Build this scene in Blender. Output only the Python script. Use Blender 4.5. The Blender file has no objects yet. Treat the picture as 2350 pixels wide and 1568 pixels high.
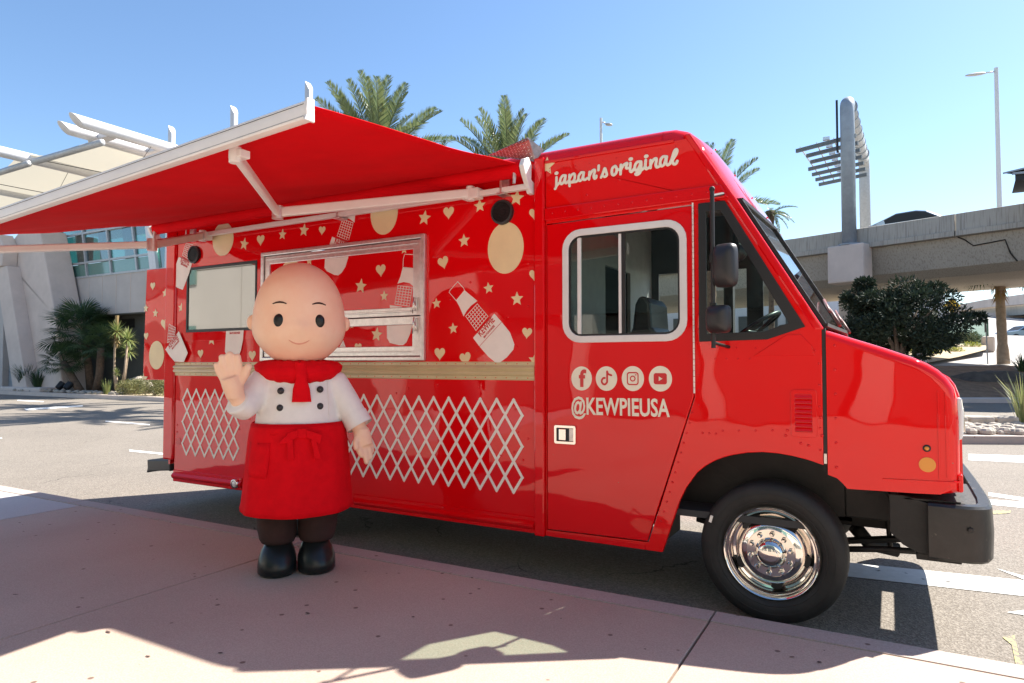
import bpy, bmesh, math, random
from mathutils import Vector, Matrix, noise
from mathutils.geometry import tessellate_polygon
random.seed(7)
rad = math.radians
sc = bpy.context.scene
col = sc.collection

# ------------------------------------------------------------------ camera, world, sun
F = 1530.0; CX = 1175.0; CY = 784.0
YAW = rad(29.6); PITCH = rad(1.91)
EYE = Vector((0.0, -4.1, 1.5))
cam = bpy.data.cameras.new('camera'); co = bpy.data.objects.new('camera', cam); col.objects.link(co)
co.location = EYE
co.rotation_euler = (rad(90) + PITCH, 0, YAW)
cam.sensor_width = 36.0; cam.lens = 36.0 * F / 2350.0
cam.clip_start = 0.05; cam.clip_end = 3000
sc.camera = co
SUNV = Vector((0.52, 0.76, 1.0)).normalized()          # towards the sun
sun_el = math.asin(SUNV.z); sun_az = math.atan2(SUNV.x, SUNV.y)
w = bpy.data.worlds.new("World"); sc.world = w; w.use_nodes = True
nt = w.node_tree; bg = nt.nodes['Background']
sky = nt.nodes.new('ShaderNodeTexSky'); sky.sky_type = 'NISHITA'; sky.sun_disc = False
sky.sun_elevation = sun_el; sky.sun_rotation = sun_az
sky.air_density = 1.0; sky.dust_density = 0.35; sky.ozone_density = 2.2; sky.altitude = 0
hs_ = nt.nodes.new('ShaderNodeHueSaturation'); hs_.inputs['Saturation'].default_value = 1.08
nt.links.new(sky.outputs[0], hs_.inputs['Color']); nt.links.new(hs_.outputs[0], bg.inputs[0]); bg.inputs[1].default_value = 0.09
sl = bpy.data.lights.new('sun', 'SUN'); sl.energy = 5.0; sl.angle = rad(0.55); sl.color = (1.0, 0.94, 0.85)
so = bpy.data.objects.new('sun', sl); col.objects.link(so)
so.rotation_euler = (-SUNV).to_track_quat('-Z', 'Y').to_euler()
sc.view_settings.view_transform = 'Standard'; sc.view_settings.look = 'None'
sc.view_settings.exposure = 1.35; sc.view_settings.gamma = 1.0

# ------------------------------------------------------------------ survey helpers: photo pixel -> point on a real plane
def _ray(u, v):
    a = (u - CX) / F; b = (CY - v) / F
    R = Vector((math.cos(YAW), math.sin(YAW), 0))
    Fw = Vector((-math.sin(YAW) * math.cos(PITCH), math.cos(YAW) * math.cos(PITCH), math.sin(PITCH)))
    return R * a + R.cross(Fw) * b + Fw
def on_y(u, v, y): d = _ray(u, v); return EYE + d * ((y - EYE.y) / d.y)
def on_z(u, v, z): d = _ray(u, v); return EYE + d * ((z - EYE.z) / d.z)
def at_d(u, v, t): return EYE + _ray(u, v) * t
REG = {'R4': (1000, 420, 3.135), 'R3': (300, 540, 2.1776), 'R2': (740, 180, 3.0152), 'A2': (340, 500, 3.565), 'A3': (640, 480, 3.733),
       'A1': (1330, 340, 6.714), 'R7': (1900, 140, 2.3067), 'R8': (1900, 640, 2.6133), 'B5': (0, 560, 3.7333), 'A6': (0, 200, 3.7326),
       'R6': (1300, 850, 2.209), 'R5': (1280, 280, 2.529), 'A7': (2240, 780, 3.7346), 'B2': (0, 860, 2.904)}
def D(r, x, y): a, b, s = REG[r]; return ((a + x / s) * .94, (b + y / s) * .94)
def S(r, pts, y=0.0):
    out = []
    for p in pts:
        q = on_y(*D(r, *p), y); out.append((q.x, q.z))
    return out

# ------------------------------------------------------------------ materials
def newmat(name):
    m = bpy.data.materials.new(name); m.use_nodes = True
    return m, m.node_tree, m.node_tree.nodes['Principled BSDF']
def mat(name, c, rough=.5, metal=0., var=0., vscale=8., bump=0., bscale=60., coat=0., spec=.5, coords='Object', c2=None, detail=6, dirt=None, bdist=.01):
    m, nt, p = newmat(name); N = nt.nodes; L = nt.links
    p.inputs['Base Color'].default_value = (*c, 1); p.inputs['Roughness'].default_value = rough
    p.inputs['Metallic'].default_value = metal; p.inputs['Coat Weight'].default_value = coat
    p.inputs['Coat Roughness'].default_value = .06
    p.inputs['Specular IOR Level'].default_value = spec
    tc = N.new('ShaderNodeTexCoord')
    src = None
    if var or c2:
        n = N.new('ShaderNodeTexNoise'); n.inputs['Scale'].default_value = vscale; n.inputs['Detail'].default_value = detail
        n.inputs['Roughness'].default_value = .65
        L.new(tc.outputs[coords], n.inputs['Vector'])
        mx = N.new('ShaderNodeMix'); mx.data_type = 'RGBA'
        r = N.new('ShaderNodeMapRange'); r.inputs['From Min'].default_value = .33; r.inputs['From Max'].default_value = .67
        L.new(n.outputs['Fac'], r.inputs['Value']); L.new(r.outputs[0], mx.inputs['Factor'])
        a = c if c2 else tuple(x * (1 - var) for x in c); b = c2 if c2 else tuple(min(1, x * (1 + var)) for x in c)
        mx.inputs['A'].default_value = (*a, 1); mx.inputs['B'].default_value = (*b, 1)
        L.new(mx.outputs['Result'], p.inputs['Base Color']); src = mx.outputs['Result']
    if dirt:                                             # (colour, scale, threshold) speckled wear
        n = N.new('ShaderNodeTexNoise'); n.inputs['Scale'].default_value = dirt[1]; n.inputs['Detail'].default_value = 5
        L.new(tc.outputs[coords], n.inputs['Vector'])
        r = N.new('ShaderNodeMapRange'); r.inputs['From Min'].default_value = dirt[2]; r.inputs['From Max'].default_value = dirt[2] + .06
        L.new(n.outputs['Fac'], r.inputs['Value'])
        mx = N.new('ShaderNodeMix'); mx.data_type = 'RGBA'; L.new(r.outputs[0], mx.inputs['Factor'])
        mx.inputs['A'].default_value = (*c, 1)
        if src: L.new(src, mx.inputs['A'])
        mx.inputs['B'].default_value = (*dirt[0], 1); L.new(mx.outputs['Result'], p.inputs['Base Color'])
    if bump:
        n = N.new('ShaderNodeTexNoise'); n.inputs['Scale'].default_value = bscale; n.inputs['Detail'].default_value = 4
        L.new(tc.outputs[coords], n.inputs['Vector'])
        b = N.new('ShaderNodeBump'); b.inputs['Strength'].default_value = bump; b.inputs['Distance'].default_value = bdist
        L.new(n.outputs['Fac'], b.inputs['Height']); L.new(b.outputs['Normal'], p.inputs['Normal'])
    return m
def leafmat(name, c1, c2, rough=.5, trans=.25):
    m, nt, p = newmat(name); N = nt.nodes; L = nt.links
    g = N.new('ShaderNodeNewGeometry'); mx = N.new('ShaderNodeMix'); mx.data_type = 'RGBA'
    L.new(g.outputs['Random Per Island'], mx.inputs['Factor'])
    mx.inputs['A'].default_value = (*c1, 1); mx.inputs['B'].default_value = (*c2, 1)
    L.new(mx.outputs['Result'], p.inputs['Base Color']); p.inputs['Roughness'].default_value = rough
    t = N.new('ShaderNodeBsdfTranslucent'); L.new(mx.outputs['Result'], t.inputs['Color'])
    ms = N.new('ShaderNodeMixShader'); ms.inputs[0].default_value = trans
    L.new(p.outputs[0], ms.inputs[1]); L.new(t.outputs[0], ms.inputs[2])
    L.new(ms.outputs[0], N['Material Output'].inputs['Surface'])
    return m
def glassmat(name, tint, refl=.09, rough=.01):
    m = bpy.data.materials.new(name); m.use_nodes = True; nt = m.node_tree; N = nt.nodes; L = nt.links
    N.remove(N['Principled BSDF'])
    t = N.new('ShaderNodeBsdfTransparent'); t.inputs[0].default_value = (*tint, 1)
    g = N.new('ShaderNodeBsdfGlossy'); g.inputs['Roughness'].default_value = rough
    lw = N.new('ShaderNodeLayerWeight'); lw.inputs['Blend'].default_value = .5; pw = N.new('ShaderNodeMath'); pw.operation = 'POWER'; pw.inputs[1].default_value = 4.0; L.new(lw.outputs['Facing'], pw.inputs[0])
    r = N.new('ShaderNodeMapRange'); r.inputs['To Min'].default_value = refl; r.inputs['To Max'].default_value = .92
    L.new(pw.outputs[0], r.inputs['Value'])
    ms = N.new('ShaderNodeMixShader'); L.new(r.outputs[0], ms.inputs[0]); L.new(t.outputs[0], ms.inputs[1]); L.new(g.outputs[0], ms.inputs[2])
    L.new(ms.outputs[0], N['Material Output'].inputs['Surface'])
    return m

# red truck paint: gloss coat over faintly buckled sheet metal
def paintmat(name, c, wav=.35):
    m, nt, p = newmat(name); N = nt.nodes; L = nt.links
    p.inputs['Roughness'].default_value = .32; p.inputs['Coat Weight'].default_value = 1.0; p.inputs['Coat Roughness'].default_value = .025; p.inputs['Specular IOR Level'].default_value = 0.0
    tc = N.new('ShaderNodeTexCoord')
    n = N.new('ShaderNodeTexNoise'); n.inputs['Scale'].default_value = 3; L.new(tc.outputs['Object'], n.inputs['Vector'])
    mx = N.new('ShaderNodeMix'); mx.data_type = 'RGBA'; L.new(n.outputs['Fac'], mx.inputs['Factor'])
    mx.inputs['A'].default_value = (*[x * .94 for x in c], 1); mx.inputs['B'].default_value = (*c, 1)
    ch = N.new('ShaderNodeTexNoise'); ch.inputs['Scale'].default_value = 55; ch.inputs['Detail'].default_value = 3; L.new(tc.outputs['Object'], ch.inputs['Vector'])
    r = N.new('ShaderNodeMapRange'); r.inputs['From Min'].default_value = .76; r.inputs['From Max'].default_value = .79; L.new(ch.outputs['Fac'], r.inputs['Value'])
    m2 = N.new('ShaderNodeMix'); m2.data_type = 'RGBA'; L.new(r.outputs[0], m2.inputs['Factor']); L.new(mx.outputs['Result'], m2.inputs['A'])
    m2.inputs['B'].default_value = (.35, .12, .09, 1); L.new(m2.outputs['Result'], p.inputs['Base Color'])
    b1 = N.new('ShaderNodeTexNoise'); b1.inputs['Scale'].default_value = 1.7; b1.inputs['Detail'].default_value = 1.5; L.new(tc.outputs['Object'], b1.inputs['Vector'])
    bp = N.new('ShaderNodeBump'); bp.inputs['Strength'].default_value = wav; bp.inputs['Distance'].default_value = .03
    L.new(b1.outputs['Fac'], bp.inputs['Height']); L.new(bp.outputs['Normal'], p.inputs['Normal']); L.new(bp.outputs['Normal'], p.inputs['Coat Normal'])
    return m
M = {}
M['red'] = paintmat('red_paint', (.76, .002, .005), .34)
M['redsmooth'] = paintmat('red_paint_smooth', (.76, .002, .005), .12)
M['redbounce'] = paintmat('red_paint_front', (.82, .005, .005), .34)  # brighter red for cab side and hood: sunlit bounce put into the colour
M['cream'] = mat('cream_vinyl', (.80, .66, .38), .42, var=.04, coat=.3)
M['white_vinyl'] = mat('white_vinyl', (.86, .81, .74), .42, var=.04, coat=.3)
M['beige_vinyl'] = mat('beige_vinyl', (.84, .77, .62), .42, var=.04, coat=.3)
M['redvinyl'] = mat('red_vinyl', (.6, .01, .015), .45, coat=.3)
M['belt'] = mat('cream_belt_paint', (.60, .50, .28), .38, var=.06, vscale=5, coat=.4)
M['white_metal'] = mat('white_powder_coat', (.76, .73, .70), .35, var=.05, vscale=4, dirt=((.35, .3, .27), 22, .74), bump=.05)
M['frame_white'] = mat('window_frame_white', (.72, .70, .68), .4, var=.05)
M['alu'] = mat('brushed_aluminium', (.72, .68, .65), .33, metal=.85, var=.12, vscale=25, bump=.08, bscale=120)
M['plate_dark'] = mat('tread_plate', (.30, .25, .24), .38, metal=.8, var=.2, vscale=30)
M['chrome'] = mat('chrome', (.80, .77, .72), .08, metal=1.)
M['blackplastic'] = mat('black_plastic', (.018, .018, .02), .42, bump=.1, bscale=200)
M['rubber'] = mat('tyre_rubber', (.015, .0145, .014), .66, var=.25, vscale=12, bump=.12, bscale=90)
M['gasket'] = mat('black_gasket', (.012, .012, .013), .5)
M['bumper'] = mat('bumper_black', (.014, .014, .014), .34, var=.4, vscale=9, dirt=((.12, .11, .09), 14, .66), bump=.1, bscale=40)
M['chassis'] = mat('chassis_black', (.008, .0075, .007), .6, var=.4, vscale=10, bump=.3, bscale=30)
M['canvas'] = mat('red_canvas', (.70, .003, .008), .85, var=.06, vscale=3, bump=.25, bscale=220, bdist=.002, spec=.08)
M['fabric_red'] = mat('red_cloth', (.70, .003, .009), .85, var=.08, vscale=12, bump=.35, bscale=300, bdist=.002, spec=.1)
M['fabric_white'] = mat('white_cloth', (.80, .77, .72), .9, var=.04, vscale=10, bump=.45, bscale=11, bdist=.02)
M['fabric_brown'] = mat('brown_cloth', (.035, .014, .011), .9, var=.2, vscale=14, bump=.3, bscale=200, bdist=.002)
M['skin'] = mat('peach_foam', (.88, .54, .37), .6, c2=(.91, .64, .47), vscale=4.0, bump=.25, bscale=60, bdist=.003, spec=.25)
M['cheek'] = mat('rosy_paint', (.78, .36, .25), .6)
M['blackgloss'] = mat('black_gloss', (.012, .014, .014), .30, spec=.35)
M['interior'] = mat('cab_interior', (.30, .31, .31), .5, var=.1)
M['interior_dark'] = mat('cab_interior_dark', (.03, .032, .035), .6)
M['seat'] = mat('black_vinyl_seat', (.012, .015, .02), .4)
M['glass'] = glassmat('tinted_glass', (.72, .79, .76), .05)
M['glass_clear'] = glassmat('clear_glass', (.90, .95, .92), .025)
M['glass_wind'] = glassmat('windscreen_glass', (.86, .95, .91), .12)
M['glass_mirror'] = mat('reflective_glass', (.035, .06, .06), .02, metal=.0, spec=1.0, coat=1.)
M['glass_mirror'].node_tree.nodes['Principled BSDF'].inputs['IOR'].default_value = 1.9
M['amber'] = mat('amber_lens', (.75, .28, .02), .3, coat=.6)
M['lens'] = mat('headlight_lens', (.7, .72, .74), .1, coat=1)
M['concrete'] = mat('overpass_concrete', (.33, .30, .26), .85, var=.18, vscale=.7, bump=.3, bscale=6, dirt=((.16, .14, .12), 1.4, .62))
def streaky():
    m = mat('overpass_concrete', (.40, .37, .32), .85, var=.10, vscale=.3, bump=.3, bscale=6); nt = m.node_tree; N = nt.nodes; L = nt.links; p = N['Principled BSDF']
    src = p.inputs['Base Color'].links[0].from_socket; tc = N.new('ShaderNodeTexCoord'); mp = N.new('ShaderNodeMapping'); mp.inputs['Scale'].default_value = (9, 9, .4); L.new(tc.outputs['Object'], mp.inputs[0])
    n = N.new('ShaderNodeTexNoise'); n.inputs['Scale'].default_value = 2.2; n.inputs['Detail'].default_value = 6; L.new(mp.outputs[0], n.inputs['Vector'])
    r = N.new('ShaderNodeMapRange'); r.inputs['From Min'].default_value = .50; r.inputs['From Max'].default_value = .66; r.inputs['To Max'].default_value = .45; L.new(n.outputs['Fac'], r.inputs['Value'])
    mx = N.new('ShaderNodeMix'); mx.data_type = 'RGBA'; L.new(r.outputs[0], mx.inputs['Factor']); L.new(src, mx.inputs['A']); mx.inputs['B'].default_value = (.13, .115, .10, 1); L.new(mx.outputs['Result'], p.inputs['Base Color'])
    return m
M['concrete'] = streaky()
M['concrete_pale'] = mat('pale_concrete', (.60, .51, .45), .85, var=.08, vscale=1.0, bump=.15, bscale=12)
M['wallgrey'] = mat('grey_render_wall', (.48, .44, .41), .85, var=.07, vscale=1.2)
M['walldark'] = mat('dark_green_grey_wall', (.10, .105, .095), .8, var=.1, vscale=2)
M['steelblue'] = mat('grey_steel', (.30, .34, .38), .5, var=.12, vscale=2.5, metal=.2)
M['steeldark'] = mat('dark_steel', (.13, .145, .15), .5, var=.12)
M['steelwhite'] = mat('white_steel', (.62, .62, .63), .4, var=.04)
M['steelmid'] = mat('galvanised_steel', (.42, .43, .44), .5, var=.1, metal=.3)
M['tensile'] = mat('tensile_fabric', (.58, .54, .45), .9, var=.03, vscale=1.)
def membrane_mat():
    m, nt, p = newmat('tensile_fabric'); p.inputs['Base Color'].default_value = (.66, .62, .52, 1); p.inputs['Roughness'].default_value = .9
    t = nt.nodes.new('ShaderNodeBsdfTranslucent'); t.inputs[0].default_value = (.62, .58, .47, 1); ms = nt.nodes.new('ShaderNodeMixShader'); ms.inputs[0].default_value = .35
    nt.links.new(p.outputs[0], ms.inputs[1]); nt.links.new(t.outputs[0], ms.inputs[2]); nt.links.new(ms.outputs[0], nt.nodes['Material Output'].inputs['Surface']); return m
M['tensile'] = membrane_mat()
M['mullion'] = mat('teal_mullion', (.10, .17, .19), .4, metal=.3)
M['greenglass'] = glassmat('green_facade_glass', (.25, .50, .45), .22)
M['spandrel'] = mat('green_spandrel', (.12, .24, .20), .15, coat=.6, var=.05)
M['line_paint'] = mat('road_line_paint', (.70, .69, .66), .8, var=.08, vscale=14, dirt=((.12, .115, .11), 9, .62), coords='Object')
M['yellow_mark'] = mat('yellow_chalk_mark', (.42, .39, .18), .9, var=.1, vscale=20, dirt=((.22, .19, .155), 26, .47))
M['trunk'] = mat('palm_bark', (.13, .085, .055), .9, var=.4, vscale=9, bump=.6, bscale=18, bdist=.03)
M['trunkpale'] = mat('pale_palm_bark', (.36, .27, .19), .9, var=.2, vscale=5, bump=.5, bscale=14, bdist=.02)
M['bark'] = mat('grey_bark', (.16, .12, .09), .9, var=.3, vscale=12, bump=.4, bscale=30)
M['stone'] = mat('pale_stone', (.40, .35, .29), .85, var=.25, vscale=4, bump=.4, bscale=14)
M['boulder'] = mat('dark_boulder', (.10, .085, .07), .9, var=.3, vscale=3, bump=.6, bscale=9)
M['palm'] = leafmat('date_palm_leaf', (.07, .11, .05), (.22, .26, .11), .4, .3)
M['palmdry'] = leafmat('dry_palm_leaf', (.30, .20, .09), (.40, .29, .13), .7, .2)
M['fan'] = leafmat('fan_palm_leaf', (.03, .065, .03), (.07, .12, .045), .4, .25)
M['yucca'] = leafmat('yucca_leaf', (.14, .20, .06), (.34, .36, .13), .4, .3)
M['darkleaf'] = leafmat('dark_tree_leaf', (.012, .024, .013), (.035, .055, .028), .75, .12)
M['shrub'] = leafmat('shrub_leaf', (.10, .12, .04), (.26, .24, .09), .6, .25)
M['sage'] = leafmat('sage_leaf', (.14, .16, .10), (.28, .28, .17), .7, .25)
M['brightshrub'] = leafmat('bright_shrub_leaf', (.22, .26, .05), (.42, .42, .09), .6, .3)
M['grassy'] = leafmat('tall_grass_blade', (.16, .20, .07), (.32, .33, .14), .5, .3)
M['mulch'] = mat('brown_mulch', (.24, .15, .09), .95, var=.3, vscale=3, bump=.7, bscale=40, bdist=.03)
M['sand'] = mat('pale_decomposed_granite', (.45, .36, .24), .95, var=.2, vscale=5, bump=.5, bscale=60)
M['carblue'] = mat('blue_car_paint', (.16, .24, .32), .22, metal=.3, coat=1)
M['carsilver'] = mat('silver_car_paint', (.45, .48, .5), .25, metal=.4, coat=1)
M['signyellow'] = mat('yellow_sign', (.80, .52, .03), .5)
M['fence'] = glassmat('green_mesh_screen', (.38, .52, .46), .03, .6)
M['fencepost'] = mat('green_fence_post', (.03, .10, .07), .5)

def asphalt():
    m, nt, p = newmat('asphalt'); N = nt.nodes; L = nt.links
    tc = N.new('ShaderNodeTexCoord'); p.inputs['Roughness'].default_value = .88; p.inputs['Specular IOR Level'].default_value = .3
    def nz(s, d=6, r=.6):
        n = N.new('ShaderNodeTexNoise'); n.inputs['Scale'].default_value = s; n.inputs['Detail'].default_value = d; n.inputs['Roughness'].default_value = r
        L.new(tc.outputs['Object'], n.inputs['Vector']); return n
    def rng(o, a, b, c=0., d=1.):
        r = N.new('ShaderNodeMapRange'); L.new(o, r.inputs['Value']); r.inputs['From Min'].default_value = a; r.inputs['From Max'].default_value = b
        r.inputs['To Min'].default_value = c; r.inputs['To Max'].default_value = d; return r.outputs[0]
    def mix(f, a, b):
        x = N.new('ShaderNodeMix'); x.data_type = 'RGBA'; L.new(f, x.inputs['Factor'])
        for k, q in (('A', a), ('B', b)):
            if isinstance(q, tuple): x.inputs[k].default_value = (*q, 1)
            else: L.new(q, x.inputs[k])
        return x.outputs['Result']
    big = mix(rng(nz(.35).outputs['Fac'], .3, .7), (.165, .140, .114), (.245, .210, .172))
    v = N.new('ShaderNodeTexVoronoi'); v.inputs['Scale'].default_value = 95; L.new(tc.outputs['Object'], v.inputs['Vector'])
    sp = N.new('ShaderNodeSeparateColor'); L.new(v.outputs['Color'], sp.inputs[0])
    agg = mix(rng(sp.outputs[0], .2, 1.), (.12, .108, .096), (.40, .365, .32))
    c1 = N.new('ShaderNodeMix'); c1.data_type = 'RGBA'; c1.inputs['Factor'].default_value = .42; L.new(big, c1.inputs['A']); L.new(agg, c1.inputs['B'])
    # cracks
    wv = nz(1.3, 5); add = N.new('ShaderNodeVectorMath'); add.operation = 'ADD'
    sc_ = N.new('ShaderNodeVectorMath'); sc_.operation = 'SCALE'; sc_.inputs['Scale'].default_value = .9
    L.new(wv.outputs['Color'], sc_.inputs[0]); L.new(tc.outputs['Object'], add.inputs[0]); L.new(sc_.outputs[0], add.inputs[1])
    cv = N.new('ShaderNodeTexVoronoi'); cv.feature = 'DISTANCE_TO_EDGE'; cv.inputs['Scale'].default_value = .9; L.new(add.outputs[0], cv.inputs['Vector'])
    crack = rng(cv.outputs['Distance'], .0, .012, 1., 0.)
    msk = rng(nz(.5, 2).outputs['Fac'], .56, .62)
    mul = N.new('ShaderNodeMath'); mul.operation = 'MULTIPLY'; L.new(crack, mul.inputs[0]); L.new(msk, mul.inputs[1])
    c2 = mix(mul.outputs[0], c1.outputs['Result'], (.04, .035, .03))
    L.new(c2, p.inputs['Base Color'])
    b = N.new('ShaderNodeBump'); b.inputs['Strength'].default_value = .6; b.inputs['Distance'].default_value = .006
    L.new(v.outputs['Distance'], b.inputs['Height']); L.new(b.outputs['Normal'], p.inputs['Normal'])
    return m
M['asphalt'] = asphalt()
def paving(name, ca, cb, spot=(.12, .07, .055)):
    m, nt, p = newmat(name); N = nt.nodes; L = nt.links
    tc = N.new('ShaderNodeTexCoord'); p.inputs['Roughness'].default_value = .78; p.inputs['Specular IOR Level'].default_value = .35
    def nz(s, d=6):
        n = N.new('ShaderNodeTexNoise'); n.inputs['Scale'].default_value = s; n.inputs['Detail'].default_value = d; L.new(tc.outputs['Object'], n.inputs['Vector']); return n.outputs['Fac']
    def rng(o, a, b):
        r = N.new('ShaderNodeMapRange'); L.new(o, r.inputs['Value']); r.inputs['From Min'].default_value = a; r.inputs['From Max'].default_value = b; return r.outputs[0]
    def mix(f, a, b):
        x = N.new('ShaderNodeMix'); x.data_type = 'RGBA'; L.new(f, x.inputs['Factor'])
        for k, q in (('A', a), ('B', b)):
            if isinstance(q, tuple): x.inputs[k].default_value = (*q, 1)
            else: L.new(q, x.inputs[k])
        return x.outputs['Result']
    base = mix(rng(nz(.9, 7), .3, .7), ca, cb)
    fine = mix(rng(nz(130, 2), .35, .65), tuple(x * .86 for x in ca), tuple(min(1, x * 1.1) for x in cb))
    f = N.new('ShaderNodeMix'); f.data_type = 'RGBA'; f.inputs['Factor'].default_value = .4; L.new(base, f.inputs['A']); L.new(fine, f.inputs['B'])
    mp = N.new('ShaderNodeMapping'); mp.inputs['Scale'].default_value = (1, 2.2, 1); mp.inputs['Rotation'].default_value = (0, 0, .9); L.new(tc.outputs['Object'], mp.inputs[0])
    s = N.new('ShaderNodeTexNoise'); s.inputs['Scale'].default_value = 4.5; s.inputs['Detail'].default_value = 8; s.inputs['Roughness'].default_value = .75; L.new(mp.outputs[0], s.inputs['Vector'])
    st = mix(rng(s.outputs['Fac'], .66, .76), f.outputs['Result'], tuple(x * .62 for x in ca))
    vv = N.new('ShaderNodeTexVoronoi'); vv.inputs['Scale'].default_value = 5.5; vv.inputs['Randomness'].default_value = 1; L.new(tc.outputs['Object'], vv.inputs['Vector'])
    r = N.new('ShaderNodeMapRange'); L.new(vv.outputs['Distance'], r.inputs['Value']); r.inputs['From Min'].default_value = .055; r.inputs['From Max'].default_value = .085
    r.inputs['To Min'].default_value = .85; r.inputs['To Max'].default_value = 0
    fin = mix(r.outputs[0], st, spot)
    L.new(fin, p.inputs['Base Color'])
    b = N.new('ShaderNodeBump'); b.inputs['Strength'].default_value = .35; b.inputs['Distance'].default_value = .002; L.new(nz(260, 3), b.inputs['Height']); L.new(b.outputs['Normal'], p.inputs['Normal'])
    return m
M['paving'] = paving('pink_concrete', (.39, .295, .235), (.50, .395, .325))
M['paving_grey'] = paving('grey_concrete', (.42, .40, .385), (.52, .49, .47))
M['kerb'] = paving('kerb_concrete', (.36, .30, .265), (.46, .39, .35))

# ------------------------------------------------------------------ geometry helpers
def tag(o, label=None, cat=None, group=None, kind=None):
    if label: o['label'] = label
    if cat: o['category'] = cat
    if group: o['group'] = group
    if kind: o['kind'] = kind
    return o
def empty(name, loc=(0, 0, 0), label=None, cat=None, group=None, rz=0):
    o = bpy.data.objects.new(name, None); col.objects.link(o); o.location = loc; o.rotation_euler.z = rz
    o.empty_display_size = .2
    return tag(o, label, cat, group)
def link(name, me, m, parent=None):
    o = bpy.data.objects.new(name, me); col.objects.link(o)
    if m is not None and len(me.materials) == 0: me.materials.append(m)
    if parent is not None: o.parent = parent
    return o
class MB:
    def __init__(s): s.v = []; s.f = []
    def add(s, vs, fs):
        k = len(s.v); s.v += [tuple(p) for p in vs]; s.f += [tuple(i + k for i in f) for f in fs]; return s
    def box(s, a, b):
        x0, y0, z0 = a; x1, y1, z1 = b
        return s.add([(x0, y0, z0), (x1, y0, z0), (x1, y1, z0), (x0, y1, z0), (x0, y0, z1), (x1, y0, z1), (x1, y1, z1), (x0, y1, z1)],
                     [(0, 3, 2, 1), (4, 5, 6, 7), (0, 1, 5, 4), (1, 2, 6, 5), (2, 3, 7, 6), (3, 0, 4, 7)])
    def bar(s, p, q, wd, hd=None, up=Vector((0, 0, 1))):
        p = Vector(p); q = Vector(q); hd = wd if hd is None else hd
        d = (q - p).normalized(); sx = d.cross(up)
        if sx.length < 1e-4: sx = d.cross(Vector((0, 1, 0)))
        sx.normalize(); uz = sx.cross(d)
        vs = []
        for c in (p, q):
            for a, b in ((-1, -1), (1, -1), (1, 1), (-1, 1)): vs.append(c + sx * a * wd / 2 + uz * b * hd / 2)
        return s.add(vs, [(0, 1, 2, 3), (7, 6, 5, 4), (0, 4, 5, 1), (1, 5, 6, 2), (2, 6, 7, 3), (3, 7, 4, 0)])
    def tube(s, pts, r, n=10, cap=True, squash=None):
        pts = [Vector(p) for p in pts]; rs = r if isinstance(r, (list, tuple)) else [r] * len(pts)
        k = len(s.v); prev = None; up = None
        for i, p in enumerate(pts):
            d = (pts[min(i + 1, len(pts) - 1)] - pts[max(i - 1, 0)])
            if d.length < 1e-9: d = Vector((0, 0, 1))
            d.normalize()
            if up is None:
                up = Vector((0, 0, 1)) if abs(d.z) < .9 else Vector((1, 0, 0))
            a = d.cross(up)
            if a.length < 1e-4: a = d.cross(Vector((0, 1, 0)))
            a.normalize(); b = a.cross(d).normalized(); up = b
            for j in range(n):
                t = 2 * math.pi * j / n; s.v.append(tuple(p + (a * math.cos(t) + b * math.sin(t)) * rs[i]))
        for i in range(len(pts) - 1):
            for j in range(n):
                s.f.append((k + i * n + j, k + i * n + (j + 1) % n, k + (i + 1) * n + (j + 1) % n, k + (i + 1) * n + j))
        if cap:
            s.f.append(tuple(k + j for j in range(n - 1, -1, -1))); s.f.append(tuple(k + (len(pts) - 1) * n + j for j in range(n)))
        return s
    def ball(s, c, r, n=12, m=8):
        c = Vector(c); r = Vector(r) if not isinstance(r, (int, float)) else Vector((r, r, r)); k = len(s.v)
        s.v.append((c.x, c.y, c.z - r.z))
        for i in range(1, m):
            t = -math.pi / 2 + math.pi * i / m
            for j in range(n):
                a = 2 * math.pi * j / n; s.v.append((c.x + r.x * math.cos(t) * math.cos(a), c.y + r.y * math.cos(t) * math.sin(a), c.z + r.z * math.sin(t)))
        s.v.append((c.x, c.y, c.z + r.z)); top = len(s.v) - 1
        for j in range(n):
            s.f.append((k, k + 1 + (j + 1) % n, k + 1 + j)); s.f.append((top, top - n + j, top - n + (j + 1) % n))
        for i in range(m - 2):
            for j in range(n):
                a = k + 1 + i * n; s.f.append((a + j, a + (j + 1) % n, a + n + (j + 1) % n, a + n + j))
        return s
    def lathe_y(s, c, prof, n=48):                       # prof: list of (radius, y offset), axis along Y
        c = Vector(c); k = len(s.v)
        for (r, y) in prof:
            for j in range(n):
                a = 2 * math.pi * j / n; s.v.append((c.x + r * math.cos(a), c.y + y, c.z + r * math.sin(a)))
        for i in range(len(prof) - 1):
            for j in range(n):
                s.f.append((k + i * n + j, k + i * n + (j + 1) % n, k + (i + 1) * n + (j + 1) % n, k + (i + 1) * n + j))
        return s
    def rings(s, rs, n=28, cap=True):                    # rs: list of (cx, cy, z, rx, ry)
        k = len(s.v)
        for (cx, cy, z, rx, ry) in rs:
            for j in range(n):
                a = 2 * math.pi * j / n; s.v.append((cx + rx * math.cos(a), cy + ry * math.sin(a), z))
        for i in range(len(rs) - 1):
            for j in range(n):
                s.f.append((k + i * n + j, k + i * n + (j + 1) % n, k + (i + 1) * n + (j + 1) % n, k + (i + 1) * n + j))
        if cap:
            s.f.append(tuple(k + j for j in range(n - 1, -1, -1))); s.f.append(tuple(k + (len(rs) - 1) * n + j for j in range(n)))
        return s
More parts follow.
